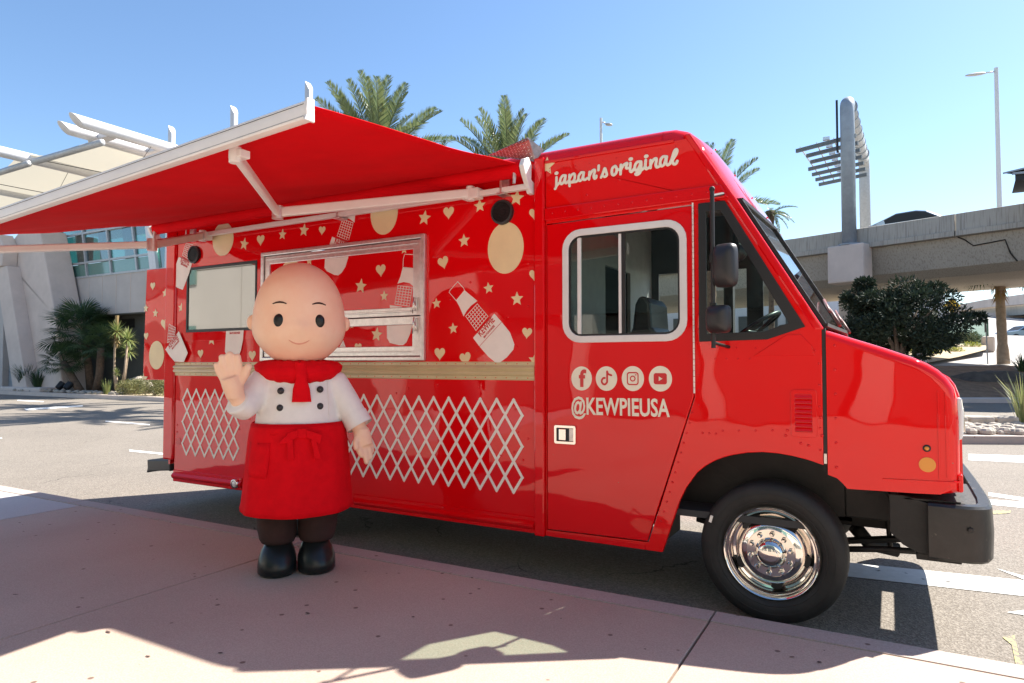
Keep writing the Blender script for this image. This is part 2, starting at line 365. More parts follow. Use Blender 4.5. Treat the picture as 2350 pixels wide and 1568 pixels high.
    def plate(s, outer, y0, y1, holes=(), fr=None):      # polygon in (x, z), thickness y0..y1; fr maps (a, b, c) to world
        fr = fr or (lambda a, b, c: (a, b, c))
        loops = [list(outer)] + [list(h) for h in holes]
        def area(l): return sum(l[i][0] * l[(i + 1) % len(l)][1] - l[(i + 1) % len(l)][0] * l[i][1] for i in range(len(l)))
        loops = [l if (area(l) > 0) == (i == 0) else l[::-1] for i, l in enumerate(loops)]
        tris = tessellate_polygon([[Vector((a, b, 0)) for a, b in l] for l in loops])
        flat = [p for l in loops for p in l]; n = len(flat); k = len(s.v)
        s.v += [fr(a, y0, b) for a, b in flat] + [fr(a, y1, b) for a, b in flat]
        for t in tris: s.f.append((k + t[0], k + t[1], k + t[2])); s.f.append((k + n + t[2], k + n + t[1], k + n + t[0]))
        o = 0
        for l in loops:
            for i in range(len(l)):
                a = o + i; b = o + (i + 1) % len(l); s.f.append((k + a, k + b, k + n + b, k + n + a))
            o += len(l)
        return s
    def mesh(s, name, smooth=False, fix=True):
        me = bpy.data.meshes.new(name); me.from_pydata(s.v, [], s.f)
        if fix:
            bm = bmesh.new(); bm.from_mesh(me); bmesh.ops.recalc_face_normals(bm, faces=bm.faces); bm.to_mesh(me); bm.free()
        if smooth: me.polygons.foreach_set('use_smooth', [True] * len(me.polygons))
        me.update(); return me
    def obj(s, name, m, parent=None, smooth=False, bevel=0., fix=True, angle=None):
        me = s.mesh(name, smooth, fix); o = link(name, me, m, parent)
        if smooth and angle is not None:
            me.set_sharp_from_angle(angle=rad(angle))
        if bevel:
            b = o.modifiers.new('bevel', 'BEVEL'); b.width = bevel; b.segments = 2; b.limit_method = 'ANGLE'; b.angle_limit = rad(40)
        return o
def fused(name, mb, m, parent, voxel=.01, smooth=6):
    me = mb.mesh(name); o = link(name, me, m, parent)
    r = o.modifiers.new('r', 'REMESH'); r.mode = 'VOXEL'; r.voxel_size = voxel; r.use_smooth_shade = True
    q = o.modifiers.new('s', 'SMOOTH'); q.iterations = smooth; q.factor = .5
    return o
def rrect(x0, z0, x1, z1, r, n=6):
    pts = []
    for cx, cz, a0 in ((x1 - r, z0 + r, -90), (x1 - r, z1 - r, 0), (x0 + r, z1 - r, 90), (x0 + r, z0 + r, 180)):
        for i in range(n + 1):
            a = rad(a0 + 90 * i / n); pts.append((cx + r * math.cos(a), cz + r * math.sin(a)))
    return pts
def catmull(pts, n=5):
    out = []; P = [Vector(p) for p in pts]
    for i in range(len(P) - 1):
        p0 = P[max(i - 1, 0)]; p1 = P[i]; p2 = P[i + 1]; p3 = P[min(i + 2, len(P) - 1)]
        for j in range(n):
            t = j / n
            out.append(.5 * ((2 * p1) + (p2 - p0) * t + (2 * p0 - 5 * p1 + 4 * p2 - p3) * t * t + (-p0 + 3 * p1 - 3 * p2 + p3) * t ** 3))
    out.append(P[-1]); return out
def circ(cx, cz, rx, rz=None, n=28):
    rz = rz or rx; return [(cx + rx * math.cos(2 * math.pi * i / n), cz + rz * math.sin(2 * math.pi * i / n)) for i in range(n)]
def copy_tree(o, parent=None):
    c = o.copy(); col.objects.link(c); c.parent = parent
    for ch in list(o.children): copy_tree(ch, c)
    return c
def text_mesh(name, s, m, parent, origin, ux, uz, ny, size, sx=1., bold=0., depth=.0006, align='CENTER'):
    cu = bpy.data.curves.new(name, 'FONT'); cu.body = s; cu.size = 1; cu.align_x = align; cu.offset = bold; cu.extrude = depth / size; cu.resolution_u = 3
    tmp = bpy.data.objects.new('tmp', cu); col.objects.link(tmp); bpy.context.view_layer.update()
    me = bpy.data.meshes.new_from_object(tmp.evaluated_get(bpy.context.evaluated_depsgraph_get())); bpy.data.objects.remove(tmp)
    ux = Vector(ux); uz = Vector(uz); ny = Vector(ny); o = Vector(origin)
    for v in me.vertices: v.co = o + ux * v.co.x * size * sx + uz * v.co.y * size + ny * v.co.z * size
    me.materials.clear(); me.name = name
    return link(name, me, m, parent)

# ================================================================== GROUND
ground = MB().add([(-400, -60, 0), (400, -60, 0), (400, 500, 0), (-400, 500, 0)], [(0, 1, 2, 3)]).obj('road', M['asphalt'], fix=False)
tag(ground, kind='structure')
KZ = .15
ka = on_z(194, 1146.6, KZ); kb = on_z(2350, 1524.5, KZ)
kd = Vector((kb.x - ka.x, kb.y - ka.y, 0)).normalized(); kn = Vector((kd.y, -kd.x, 0))           # kn points to the camera side
kw = .17
def kpt(s, off, z): q = Vector((kb.x, kb.y, 0)) + kd * s + kn * off; return (q.x, q.y, z)
# kerb stones cast one after another, with open joints
jx = on_z(1639, 1408, KZ); js = (Vector((jx.x, jx.y, 0)) - Vector((kb.x, kb.y, 0))).dot(kd)
kerb = empty('kerb'); tag(kerb, kind='structure')
L0 = 3.05
def kerb_mesh(ln):
    r = .02; prof = [(0, -.05), (0, KZ - r)] + [(r - r * math.cos(a), KZ - r + r * math.sin(a)) for a in (rad(30), rad(60), rad(90))] + [(kw, KZ), (kw, -.05)]
    mb = MB(); n = len(prof)
    vs = [(x, a, b) for x in (0, ln) for a, b in prof]; fs = [tuple(range(n)), tuple(range(2 * n - 1, n - 1, -1))] + [(i, i + 1, n + i + 1, n + i) for i in range(n - 1)]
    return mb.add(vs, fs).mesh('kerb_stone')
kme = kerb_mesh(L0 - .012); kme.materials.append(M['kerb'])
for i in range(-8, 5):
    o = link('kerb_stone', kme, None, kerb)
    p = Vector((kb.x, kb.y, 0)) + kd * (js + i * L0 + .006)
    o.location = p; o.matrix_world = Matrix.Translation(p) @ Matrix(((kd.x, kn.x, 0, 0), (kd.y, kn.y, 0, 0), (0, 0, 1, 0), (0, 0, 0, 1)))
# pavement slabs
side = empty('pavement'); tag(side, kind='structure')
jd = (on_z(1510, 1568, KZ) - on_z(1614.5, 1429, KZ)); jd.z = 0; jd.normalize()
jl = on_z(609, 1277, KZ); jls = (Vector((jl.x, jl.y, 0)) - Vector((kb.x, kb.y, 0))).dot(kd)
cuts = [12, 8.2, 4.1, js, jls, None, -20, -30]
gl = on_z(175, 1162, KZ); gs = (Vector((gl.x, gl.y, 0)) - Vector((kb.x, kb.y, 0))).dot(kd); cuts[5] = gs
for i in range(len(cuts) - 1):
    a, b = cuts[i], cuts[i + 1]; g = .006; z = KZ - .002
    slab = MB()
    for (c0, c1) in ((kw + .008, 6.0), (6.012, 12.0)):
        top = [kpt(a - g, c0, z), kpt(b + g, c0, z), kpt(b + g, c1, z), kpt(a - g, c1, z)]
        bot = [(p[0], p[1], z - .14) for p in top]
        slab.add(top + bot, [(0, 1, 2, 3), (0, 4, 5, 1), (1, 5, 6, 2), (2, 6, 7, 3), (3, 7, 4, 0), (7, 6, 5, 4)])
    slab.obj('slab', M['paving_grey'] if i >= 5 else M['paving'], side, bevel=.004)
base = MB().add([kpt(14, kw - .02, KZ - .03), kpt(-32, kw - .02, KZ - .03), kpt(-32, 16, KZ - .03), kpt(14, 16, KZ - .03)], [(0, 1, 2, 3)]).obj('pavement_bed', M['chassis'], fix=False)
tag(base, kind='structure')

scuff = MB(); rng = random.Random(11)
for k in range(95):
    s_ = rng.uniform(-11.5, .3); o_ = kw + .08 + rng.random() ** 1.2 * 3.3; p = kpt(s_, o_, KZ + .002); r = rng.uniform(.0025, .009); a = rng.gauss(.3, .25); el_ = rng.uniform(1, 3.2) if rng.random() < .4 else rng.uniform(.9, 1.4); n_ = 7
    k0 = len(scuff.v)
    for j in range(n_):
        t = 2 * math.pi * j / n_; x = math.cos(t) * r * el_ * rng.uniform(.8, 1.2); y = math.sin(t) * r * rng.uniform(.7, 1.2); scuff.v.append((p[0] + x * math.cos(a) - y * math.sin(a), p[1] + x * math.sin(a) + y * math.cos(a), p[2]))
    scuff.f.append(tuple(k0 + j for j in range(n_)))
M['gum'] = mat('dark_gum_spot', (.09, .06, .05), .9)
o = scuff.obj('gum_spots', M['gum'], fix=False); tag(o, kind='stuff')
# painted road markings, each a thin sheet on the asphalt
def mark(name, pts, m='line_paint', z=.004):
    q = [on_z(u, v, z) for u, v in pts]; c = sum((Vector(p) for p in q), Vector()) / len(q)
    o = MB().add([tuple(Vector(p) - c) for p in q], [tuple(range(len(q)))]).obj(name, M[m], fix=False); o.location = c
    tag(o, kind='structure'); return o
mark('road_line', [(1900, 1286), (2350, 1332), (2350, 1368), (1900, 1318)])
mark('road_line', [(2222, 1042), (2350, 1046), (2350, 1062), (2222, 1056)])
mark('road_line', [(2268, 1130), (2350, 1142), (2350, 1150), (2268, 1138)])
mark('road_line', [(2268, 1146), (2350, 1152), (2350, 1166), (2268, 1158)])
mark('road_line', [(2285, 1304), (2350, 1322), (2350, 1330)])
mark('road_line', [(2310, 1405), (2350, 1400), (2350, 1412)])
mark('road_line', [(242, 965.5), (344, 973.5), (344, 976.0), (242, 968)])
mark('road_line', [(297, 1032), (376, 1040), (376, 1044), (297, 1036)])
mark('road_line', [(40, 918), (100, 921), (100, 923), (40, 920)])
mark('road_line', [(55, 938), (190, 930), (190, 933), (60, 942)])
mark('road_line', [(0, 1004), (5, 1005), (5, 1007), (0, 1006)])
mark('yellow_marking', [(2300, 1462), (2328, 1458), (2340, 1510), (2350, 1530), (2350, 1553), (2332, 1530), (2322, 1480)], 'yellow_mark')
mark('yellow_marking', [(2275, 1172), (2320, 1172), (2318, 1178), (2280, 1180)], 'yellow_mark')
pp = on_z(297, 1183, 0)
tag(MB().add([(pp.x - .05, pp.y - .03, .006), (pp.x + .07, pp.y - .02, .02), (pp.x + .06, pp.y + .04, .006), (pp.x - .04, pp.y + .03, .012)], [(0, 1, 2, 3)]).obj('paper_scrap', M['white_vinyl'], fix=False),
    'white paper scrap lying on the asphalt behind the truck', 'litter')

# ================================================================== FOOD TRUCK
T = empty('food_truck', (0, 0, 0), 'red food truck with cream hearts and stars and its red side awning rolled out', 'food truck')
XR, XC = -6.32, -2.136                                   # rear end, column between box and cab
W = 2.2
def P(name, mb, m, par=T, **k): return mb.obj(name, M[m] if isinstance(m, str) else m, par, **k)
# ---- box side
arch = [(-5.155, .345), (-5.12, .60), (-5.02, .85), (-4.83, 1.0), (-4.55, 1.05), (-4.32, 1.0), (-4.14, .85), (-4.03, .60), (-3.98, .345)]
box_out = [(-6.16, .345)] + arch + [(XC, .345), (XC, 2.9), (-6.16, 2.9)]
svc = [(-4.88, 1.545), (-3.10, 1.545), (-3.10, 2.475), (-4.88, 2.475)]
rw = [(-5.99, 1.815), (-4.995, 1.815), (-4.995, 2.43), (-5.99, 2.43)]
P('side_panel', MB().plate(box_out, 0, .03, [svc, rw]), 'red', bevel=.004)
P('corner_post', MB().box((-6.325, -.02, .55), (-6.165, .09, 2.9)), 'redsmooth', bevel=.018)
P('column_post', MB().box((-2.140, -.028, .325), (-2.064, .03, 2.93)), 'redsmooth', bevel=.01)
P('side_panel', MB().plate([(-6.3, .345), (-1.03, .345), (-1.03, .9), (-.34, .95), (-.34, 1.7), (-1.06, 2.9), (-6.3, 2.9)], W - .03, W,
   [[(-1.95, 1.64), (-1.1, 1.64), (-1.1, 2.38), (-1.95, 2.38)], [(-1.0, 1.66), (-.46, 1.72), (-.86, 2.44), (-1.0, 2.44)]]), 'red')
P('rear_panel', MB().box((-6.30, .031, .5), (-6.27, W - .031, 2.9)), 'red')
# roof: rounded over both long edges
prof = [(0, 2.9), (.004, 2.935), (.025, 2.968), (.06, 2.99), (.1, 3.0), (.6, 3.025), (1.1, 3.035), (1.6, 3.025), (2.1, 3.0), (2.14, 2.99), (2.175, 2.968), (2.196, 2.935), (2.2, 2.9)]
prof_roof = list(prof); rf = MB(); n = len(prof)
rf.add([(x, a, b) for x in (XR, -1.24) for a, b in prof], [(i, i + 1, n + i + 1, n + i) for i in range(n - 1)])
P('roof', rf, 'redsmooth', smooth=True, fix=False)
P('roof_gutter', MB().box((-2.06, -.014, 2.885), (-1.16, -.001, 2.905)), 'redsmooth', bevel=.004)
# corrugated cream belt
bp = [(0, 1.383), (-.004, 1.39), (-.004, 1.412), (-.016, 1.420), (-.020, 1.432), (-.016, 1.444), (-.010, 1.450), (-.016, 1.456), (-.022, 1.468), (-.016, 1.480), (-.004, 1.488), (-.004, 1.508), (0, 1.515)]
def rail(name, x0, x1, prof, m, par=T):
    n = len(prof); mb = MB().add([(x, a, b) for x in (x0, x1) for a, b in prof], [(i, i + 1, n + i + 1, n + i) for i in range(n - 1)] + [tuple(range(n)), tuple(range(2 * n - 1, n - 1, -1))])
    return P(name, mb, m, par, smooth=True, angle=25)
rail('belt_rail', -6.175, -2.145, bp, 'belt')
# skirt rails (rear and front)
sk = [(0, .345), (-.008, .35), (-.008, .372), (-.020, .380), (-.030, .396), (-.030, .408), (-.020, .424), (-.008, .432), (-.008, .455), (0, .46)]
rail('skirt_rail', -6.16, -5.155, sk, 'redsmooth')
rail('skirt_rail', -3.975, -2.145, [(a, b - .012) for a, b in sk], 'redsmooth')
mk = P('marker_lamp', MB().lathe_y((-5.22, -.03, .405), [(.001, -.012), (.025, -.012), (.034, -.004), (.036, .01)], 20), 'lens', smooth=True)
P('lamp_ring', MB().lathe_y((-5.22, -.03, .405), [(.034, -.012), (.042, -.012), (.042, .02)], 20), 'chrome', mk, smooth=True)
P('reflector', MB().plate(circ(-6.09, .74, .035), -.004, -.0005), 'redvinyl')
# open rear door swung out flat behind the corner
dr = P('rear_door', MB().plate([(-6.735, 1.335), (-6.335, 1.335), (-6.33, 2.47), (-6.70, 2.475)], .02, .055), 'red', bevel=.006)
# rear step bumper
P('rear_bumper', MB().plate([(-6.69, .51), (-6.34, .53), (-6.30, .53), (-6.30, .42), (-6.34, .425), (-6.60, .40), (-6.70, .375), (-6.68, .43)], .05, 2.1), 'blackplastic', bevel=.012)

# ---- service window
sw = P('service_window_frame', MB().plate([(-4.905, 1.524), (-3.080, 1.524), (-3.080, 2.496), (-4.905, 2.496)], -.035, .0, [[(-4.868, 1.556), (-3.116, 1.556), (-3.116, 2.462), (-4.868, 2.462)]]), 'alu', bevel=.006)
up = P('hatch', MB().plate([(-4.862, 1.872), (-3.122, 1.872), (-3.122, 2.457), (-4.862, 2.457)], -.022, .012, [[(-4.80, 1.938), (-3.196, 1.938), (-3.196, 2.386), (-4.80, 2.386)]]), 'alu', bevel=.004)
P('hatch_skin', MB().plate([(-4.80, 1.938), (-3.196, 1.938), (-3.196, 2.386), (-4.80, 2.386)], -.012, .008), 'red', up)
lo = P('counter_shelf', MB().plate([(-4.862, 1.560), (-3.122, 1.560), (-3.122, 1.866), (-4.862, 1.866)], -.022, .012, [[(-4.80, 1.636), (-3.200, 1.636), (-3.200, 1.802), (-4.80, 1.802)]]), 'alu', bevel=.004)
P('shelf_skin', MB().plate([(-4.80, 1.636), (-3.20, 1.636), (-3.20, 1.802), (-4.80, 1.802)], -.012, .008), 'red', lo)
P('edge_strip', MB().box((-4.85, -.034, 1.900), (-3.21, -.023, 1.912)), 'alu', up, bevel=.002)
P('edge_strip', MB().box((-4.85, -.034, 2.425), (-3.15, -.023, 2.432)), 'alu', up, bevel=.002)
P('edge_strip', MB().box((-4.85, -.034, 1.590), (-3.21, -.023, 1.598)), 'alu', lo, bevel=.002)
for z in (1.955, 1.80):
    lt = P('latch', MB().box((-3.178, -.040, z - .05), (-3.150, -.023, z + .05)), 'alu', bevel=.004)
    P('latch_hook', MB().tube([(-3.164, -.05, z + .055), (-3.164, -.056, z), (-3.176, -.05, z - .07)], .005, 6).tube([(-3.16, -.045, z + .02), (-3.14, -.05, z - .04)], .005, 6), 'chrome', lt, smooth=True)
# ---- rear window
fr = P('side_window_frame', MB().plate([(-6.0, 1.806), (-4.985, 1.806), (-4.985, 2.44), (-6.0, 2.44)], -.008, .008, [[(-5.975, 1.832), (-5.01, 1.832), (-5.01, 2.415), (-5.975, 2.415)]]), 'gasket', bevel=.003)
P('pane', MB().box((-5.975, .0, 1.832), (-5.01, .006, 2.415)), 'glass_mirror', fr)
P('window_surround', MB().plate([(-6.07, 1.72), (-4.93, 1.72), (-4.93, 2.52), (-6.07, 2.52)], -.006, -.0005, [[(-6.002, 1.804), (-4.983, 1.804), (-4.983, 2.442), (-6.002, 2.442)]]), 'red', bevel=.002)
# ---- speakers
def speaker(x, z, r):
    s = P('loudspeaker', MB().lathe_y((x, 0, z), [(.001, -.018), (r * .30, -.020), (r * .34, -.012), (r * .78, -.014), (r * .84, -.030), (r, -.026), (r * 1.02, 0)], 36), 'blackplastic', smooth=True, angle=30)
    g = MB()
    for i in range(-6, 7):
        xx = i * r * .12; h = math.sqrt(max(0, (r * .78) ** 2 - xx * xx)); g.box((x + xx - .0012, -.024, z - h), (x + xx + .0012, -.020, z + h))
    for i in range(-6, 7):
        zz = i * r * .12; h = math.sqrt(max(0, (r * .78) ** 2 - zz * zz)); g.box((x - h, -.0245, z + zz - .0012), (x + h, -.0205, z + zz + .0012))
    P('grille', g, 'gasket', s, fix=False)
speaker(-2.403, 2.584, .088); speaker(-5.882, 2.561, .085)

# ---- vinyl decals
def star(cx, cz, r, tilt=10, clipf=None, y=-.0030, par=T, name='star'):
    pts = []
    for i in range(10):
        a = rad(90 - tilt + 36 * i); q = r if i % 2 == 0 else r * .46
        pts.append((cx + q * math.cos(a), cz + q * math.sin(a)))
    if clipf: pts = clipf(pts)
    P(name, MB().plate(pts, y, y + .0018), 'cream', par)
def heart(cx, cz, r, tilt=0, clipf=None, y=-.0030, par=T, name='heart'):
    pts = []
    for i in range(26):
        t = 2 * math.pi * i / 26
        x = 16 * math.sin(t) ** 3; z = 13 * math.cos(t) - 5 * math.cos(2 * t) - 2 * math.cos(3 * t) - math.cos(4 * t)
        x *= r / 17; z *= r / 15.5; c, s = math.cos(rad(tilt)), math.sin(rad(tilt))
        pts.append((cx + c * x - s * z, cz + s * x + c * z))
    if clipf: pts = clipf(pts)
    P(name, MB().plate(pts, y, y + .0018), 'cream', par)
def clip(poly, inside, inter):
    out = []
    for i in range(len(poly)):
        a = poly[i]; b = poly[(i + 1) % len(poly)]
        ia, ib = inside(a), inside(b)
        if ia: out.append(a)
        if ia != ib: out.append(inter(a, b))
    return out
def clip_z(zc, keep):                                   # keep 'above' or 'below'
    return lambda poly: clip(poly, (lambda p: p[1] > zc) if keep == 'above' else (lambda p: p[1] < zc), lambda a, b: (a[0] + (b[0] - a[0]) * (zc - a[1]) / (b[1] - a[1]), zc))
def clip_x(xc, keep):
    return lambda poly: clip(poly, (lambda p: p[0] > xc) if keep == 'right' else (lambda p: p[0] < xc), lambda a, b: (xc, a[1] + (b[1] - a[1]) * (xc - a[0]) / (b[0] - a[0])))
def sp(reg, x, y): return S(reg, [(x, y)])[0]
def srad(reg, x, y, r): a = sp(reg, x, y - r); b = sp(reg, x, y); return math.hypot(a[0] - b[0], a[1] - b[1])
for reg, x, y, r, t in [('R4', 115, 353, 60, 10), ('R4', 538, 260, 54, -3), ('R4', 820, 200, 64, 10), ('R4', 418, 527, 53, -3), ('R4', 606, 890, 46, -8), ('R4', 823, 972, 56, 0),
                        ('R4', 207, 1007, 43, -5), ('R4', 335, 1198, 45, -5), ('A3', 187, 347, 52, 5), ('A3', 383, 308, 62, 8), ('A2', 915, 343, 57, 12), ('A2', 367, 897, 43, 5), ('A2', 633, 1172, 56, 5)]:
    cx, cz = sp(reg, x, y); star(cx, cz, srad(reg, x, y, r), t)
cx, cz = sp('R2', 1735, 692); star(-2.052, cz, .066, 5, clip_x(-2.063, 'right'), y=-.0030)
for reg, x, y, r, t in [('R4', 300, 308, 52, 0), ('R4', 258, 690, 52, 14), ('R4', 900, 1229, 46, -5), ('R4', 232, 1388, 52, 0), ('A3', 548, 306, 43, -5),
                        ('A2', 1058, 305, 50, 0), ('A2', 535, 1294, 40, 5), ('A2', 985, 1310, 48, 2)]:
    cx, cz = sp(reg, x, y); heart(cx, cz, srad(reg, x, y, r), t)
cx, cz = sp('R4', 428, 1425); heart(cx, cz, .052, 12, clip_z(1.517, 'above'))
for z, (x, y) in ((0, (972, 316)), (0, (955, 787))):
    cx, cz = sp('R4', x, y); heart(XC - .012, cz, .044, 0, clip_x(XC - .004, 'left'))
cx, cz = sp('R4', 965, 1442); star(XC - .012, cz, .05, 5, clip_x(XC - .004, 'left'))
# on the hatch and shelf skins
Yh = -.0145
def hs(kind, reg, x, y, r, t, par, cf=None):
    cx, cz = S(reg, [(x, y)], -.012)[0]; a = S(reg, [(x, y - r)], -.012)[0]; rr = math.hypot(a[0] - cx, a[1] - cz)
    (star if kind == 's' else heart)(cx, cz, rr, t, cf, Yh, par)
hs('s', 'A3', 900, 818, 70, 8, up); hs('s', 'A3', 1113, 907, 50, 0, up); hs('s', 'A3', 678, 908, 50, 0, up); hs('h', 'A3', 1082, 668, 60, 3, up); hs('h', 'A3', 523, 748, 40, -8, up)
hs('s', 'A3', 1295, 485, 42, 0, up, clip_z(2.384, 'below')); hs('s', 'A3', 430, 588, 44, 0, up, clip_z(2.384, 'below'))
hs('s', 'A3', 1045, 1258, 68, 8, lo); hs('h', 'A3', 876, 1372, 44, 0, lo, clip_z(1.638, 'above'))
hs('s', 'A3', 820, 1180, 26, 0, lo, clip_z(1.80, 'below'))
# rear door wing
Yd = .0165
for k, x, y, r, t in [('h', 120, 706, 36, 0), ('s', 228, 770, 42, 3), ('s', 60, 902, 38, 3), ('s', 143, 945, 40, 3), ('h', 222, 1035, 52, 8), ('h', 62, 1142, 34, 5)]:
    cx, cz = S('A2', [(x, y)], .02)[0]; a = S('A2', [(x, y - r)], .02)[0]
    (star if k == 's' else heart)(cx, cz, abs(a[1] - cz), t, None, Yd, dr)
cx, cz = S('A2', [(22, 1520)], .02)[0]; star(cx + .02, cz + .0, .09, 0, lambda p: clip_z(1.34, 'above')(clip_x(-6.725, 'right')(p)), Yd, dr)
# plain blank cream rounds where the wrap shows printed faces
def blank(cx, cz, rx, rz, y=-.0030, par=T, cf=None):
    pts = circ(cx, cz, rx, rz, 40)
    if cf: pts = cf(pts)
    P('cream_oval', MB().plate(pts, y, y + .0018), 'cream', par)
cx, cz = sp('R4', 735, 582); blank(cx, cz, .148, .185)
cx, cz = sp('A3', 1112, 150); blank(cx, cz, .14, .175)
cx, cz = sp('A2', 730, 300); blank(cx, cz, .15, .16)
cx, cz = S('A2', [(152, 1310)], .02)[0]; blank(cx, cz, .125, .145, Yd, dr)
cx, cz = S('A3', [(262, 735)], -.012)[0]; blank(cx, cz, .13, .16, Yh, up)

# ---- bottle prints
def lattice(name, quad, nu, nv, wdt, y, par, m='white_vinyl', closed=False):
    a, b, c, d = [Vector((q[0], 0, q[1])) for q in quad]          # corners in order: a->b along u, a->d along v
    def bil(u, v): return (a * (1 - u) + b * u) * (1 - v) + (d * (1 - u) + c * u) * v
    mb = MB()
    for i in range(nu + 1):
        u = i / nu; mb.add(*strip(bil(u, 0), bil(u, 1), wdt, y))
    for j in range(nv + 1):
        v = j / nv; mb.add(*strip(bil(0, v), bil(1, v), wdt, y - .0004))
    P(name, mb, m, par)
def strip(p, q, wd, y):
    d = (q - p); d.normalize(); n = Vector((-d.z, 0, d.x)) * wd / 2; p = p - d * wd * .5; q = q + d * wd * .5
    pts = [p - n, q - n, q + n, p + n]
    return [(v.x, y, v.z) for v in pts] + [(v.x, y + .0008, v.z) for v in pts], [(0, 1, 2, 3), (7, 6, 5, 4), (0, 4, 5, 1), (1, 5, 6, 2), (2, 6, 7, 3), (3, 7, 4, 0)]
def outline(name, pts, wd, y, par, m):
    mb = MB(); P3 = [Vector((p[0], 0, p[1])) for p in pts]
    for i in range(len(P3)): mb.add(*strip(P3[i], P3[(i + 1) % len(P3)], wd, y - .0002 * (i % 2)))
    P(name, mb, m, par)
def lettering(s, p0, p1, h, y, par, m='redvinyl', bold=.02):
    p0 = Vector((p0[0], 0, p0[1])); p1 = Vector((p1[0], 0, p1[1])); L_ = (p1 - p0).length; u = (p1 - p0).normalized(); up_ = Vector((-u.z, 0, u.x))
    cu = bpy.data.curves.new('m', 'FONT'); cu.body = s; tmp = bpy.data.objects.new('t', cu); col.objects.link(tmp); bpy.context.view_layer.update(); wd = tmp.dimensions.x; bpy.data.objects.remove(tmp)
    size = h / .72
    o = (p0 + p1) / 2; o.y = y
    return text_mesh('lettering', s, M[m], par, o, u, up_, (0, -1, 0), size, L_ / (wd * size), bold)
def poly(name, reg, pts, y, m, par=T, yp=0., cf=None):
    q = S(reg, pts, yp)
    if cf: q = cf(q)
    return P(name, MB().plate(q, y, y + .0016), m, par)
yb = -.0030
outline('cap_outline', S('R4', [(370, 840), (312, 905), (304, 922), (358, 985), (423, 907), (412, 885)]), .0045, yb, T, 'white_vinyl')
b1 = poly('bottle_print', 'R4', [(650, 1085), (705, 1148), (770, 1230), (803, 1320), (795, 1360), (745, 1420), (690, 1460), (655, 1455), (605, 1415), (535, 1335), (487, 1270)], yb, 'white_vinyl')
poly('bottle_neck_print', 'R4', [(358, 985), (423, 907), (520, 988), (470, 1025), (437, 1065), (415, 1105), (385, 1035)], yb, 'white_vinyl')
lattice('net_print', S('R4', [(520, 1010), (602, 1105), (510, 1213), (432, 1105)]), 6, 6, .0042, yb - .0006, T)
q = S('R4', [(548, 1262), (655, 1140)]); lettering('KEWPIE', q[0], q[1], .048, yb - .0015, b1)
q = S('R4', [(575, 1274), (655, 1182)]); lettering('MAYONNAISE', q[0], q[1], .017, yb - .0015, b1)
q = S('R4', [(705, 1150), (537, 1335)]); P('print_line', MB().add(*strip(Vector((q[0][0], 0, q[0][1])), Vector((q[1][0], 0, q[1][1])), .003, yb - .0014)), 'redvinyl', b1)
# bottle above and inside hatch
b2 = poly('bottle_print', 'A3', [(640, 367), (805, 430), (795, 500), (600, 500), (613, 450)], yb, 'white_vinyl', cf=clip_z(2.497, 'above'))
q = S('A3', [(662, 425), (790, 452)]); 
lettering('KEWPIE', (q[0][0], q[0][1]), (q[1][0], q[1][1]), .05, yb - .0015, b2)
lattice('net_print', S('A3', [(735, 208), (832, 240), (790, 403), (686, 360)]), 5, 7, .0038, yb - .0006, T)
poly('bottle_neck_print', 'A3', [(722, 190), (850, 150), (843, 237), (800, 205)], yb, 'white_vinyl')
poly('bottle_print', 'A3', [(577, 520), (792, 520), (785, 560), (760, 640), (725, 695), (695, 720), (660, 715), (590, 680), (570, 650)], Yh, 'white_vinyl', up, -.012, clip_z(2.384, 'below'))
outline('cap_outline', S('A3', [(1300, 526), (1385, 530), (1380, 655), (1285, 645), (1288, 570)], -.012), .0045, Yh, up, 'white_vinyl')
poly('bottle_neck_print', 'A3', [(1283, 645), (1382, 655), (1380, 818), (1345, 790), (1290, 780), (1235, 795), (1262, 730)], Yh, 'white_vinyl', up, -.012)
lattice('net_print', S('A3', [(1240, 812), (1370, 828), (1345, 1000), (1212, 980)], -.012), 5, 7, .0038, Yh - .0006, up)
poly('bottle_print', 'A3', [(1166, 990), (1275, 1005), (1275, 1040), (1166, 1040)], Yh, 'white_vinyl', up, -.012, clip_z(1.94, 'above'))
poly('bottle_print', 'A3', [(1137, 1150), (1375, 1150), (1350, 1250), (1315, 1330), (1285, 1355), (1250, 1355), (1165, 1335), (1140, 1290)], Yh, 'white_vinyl', lo, -.012, clip_z(1.80, 'below'))
poly('bottle_print', 'A3', [(705, 1372), (740, 1310), (762, 1372)], Yh, 'white_vinyl', lo, -.012)
# left bottles
b3 = poly('bottle_print', 'A2', [(350, 455), (465, 510), (440, 600), (405, 690), (385, 742), (335, 722), (290, 690), (290, 650), (320, 540)], -.0085, 'white_vinyl')
lattice('net_print', S('A2', [(410, 335), (470, 350), (435, 480), (378, 440)]), 5, 7, .0038, yb - .0006, T)
q = S('A2', [(366, 500), (438, 530)]); lettering('KEWPIE', q[0], q[1], .055, -.0100, b3)
q = S('A2', [(368, 522), (425, 550)]); lettering('MAYONNAISE', q[0], q[1], .02, -.0100, b3)
b4 = poly('bottle_print', 'A2', [(362, 1103), (387, 1160), (440, 1290), (405, 1370), (325, 1365), (285, 1320), (245, 1260)], -.0225, 'white_vinyl')
lattice('net_print', S('A2', [(262, 1040), (318, 1072), (300, 1185), (245, 1200)], -.02), 5, 6, .0045, -.0222, T)
q = S('A2', [(283, 1255), (362, 1170)]); lettering('KEWPIE', q[0], q[1], .055, -.0240, b4)
q = S('A2', [(308, 1262), (368, 1190)]); lettering('MAYONNAISE', q[0], q[1], .02, -.0240, b4)
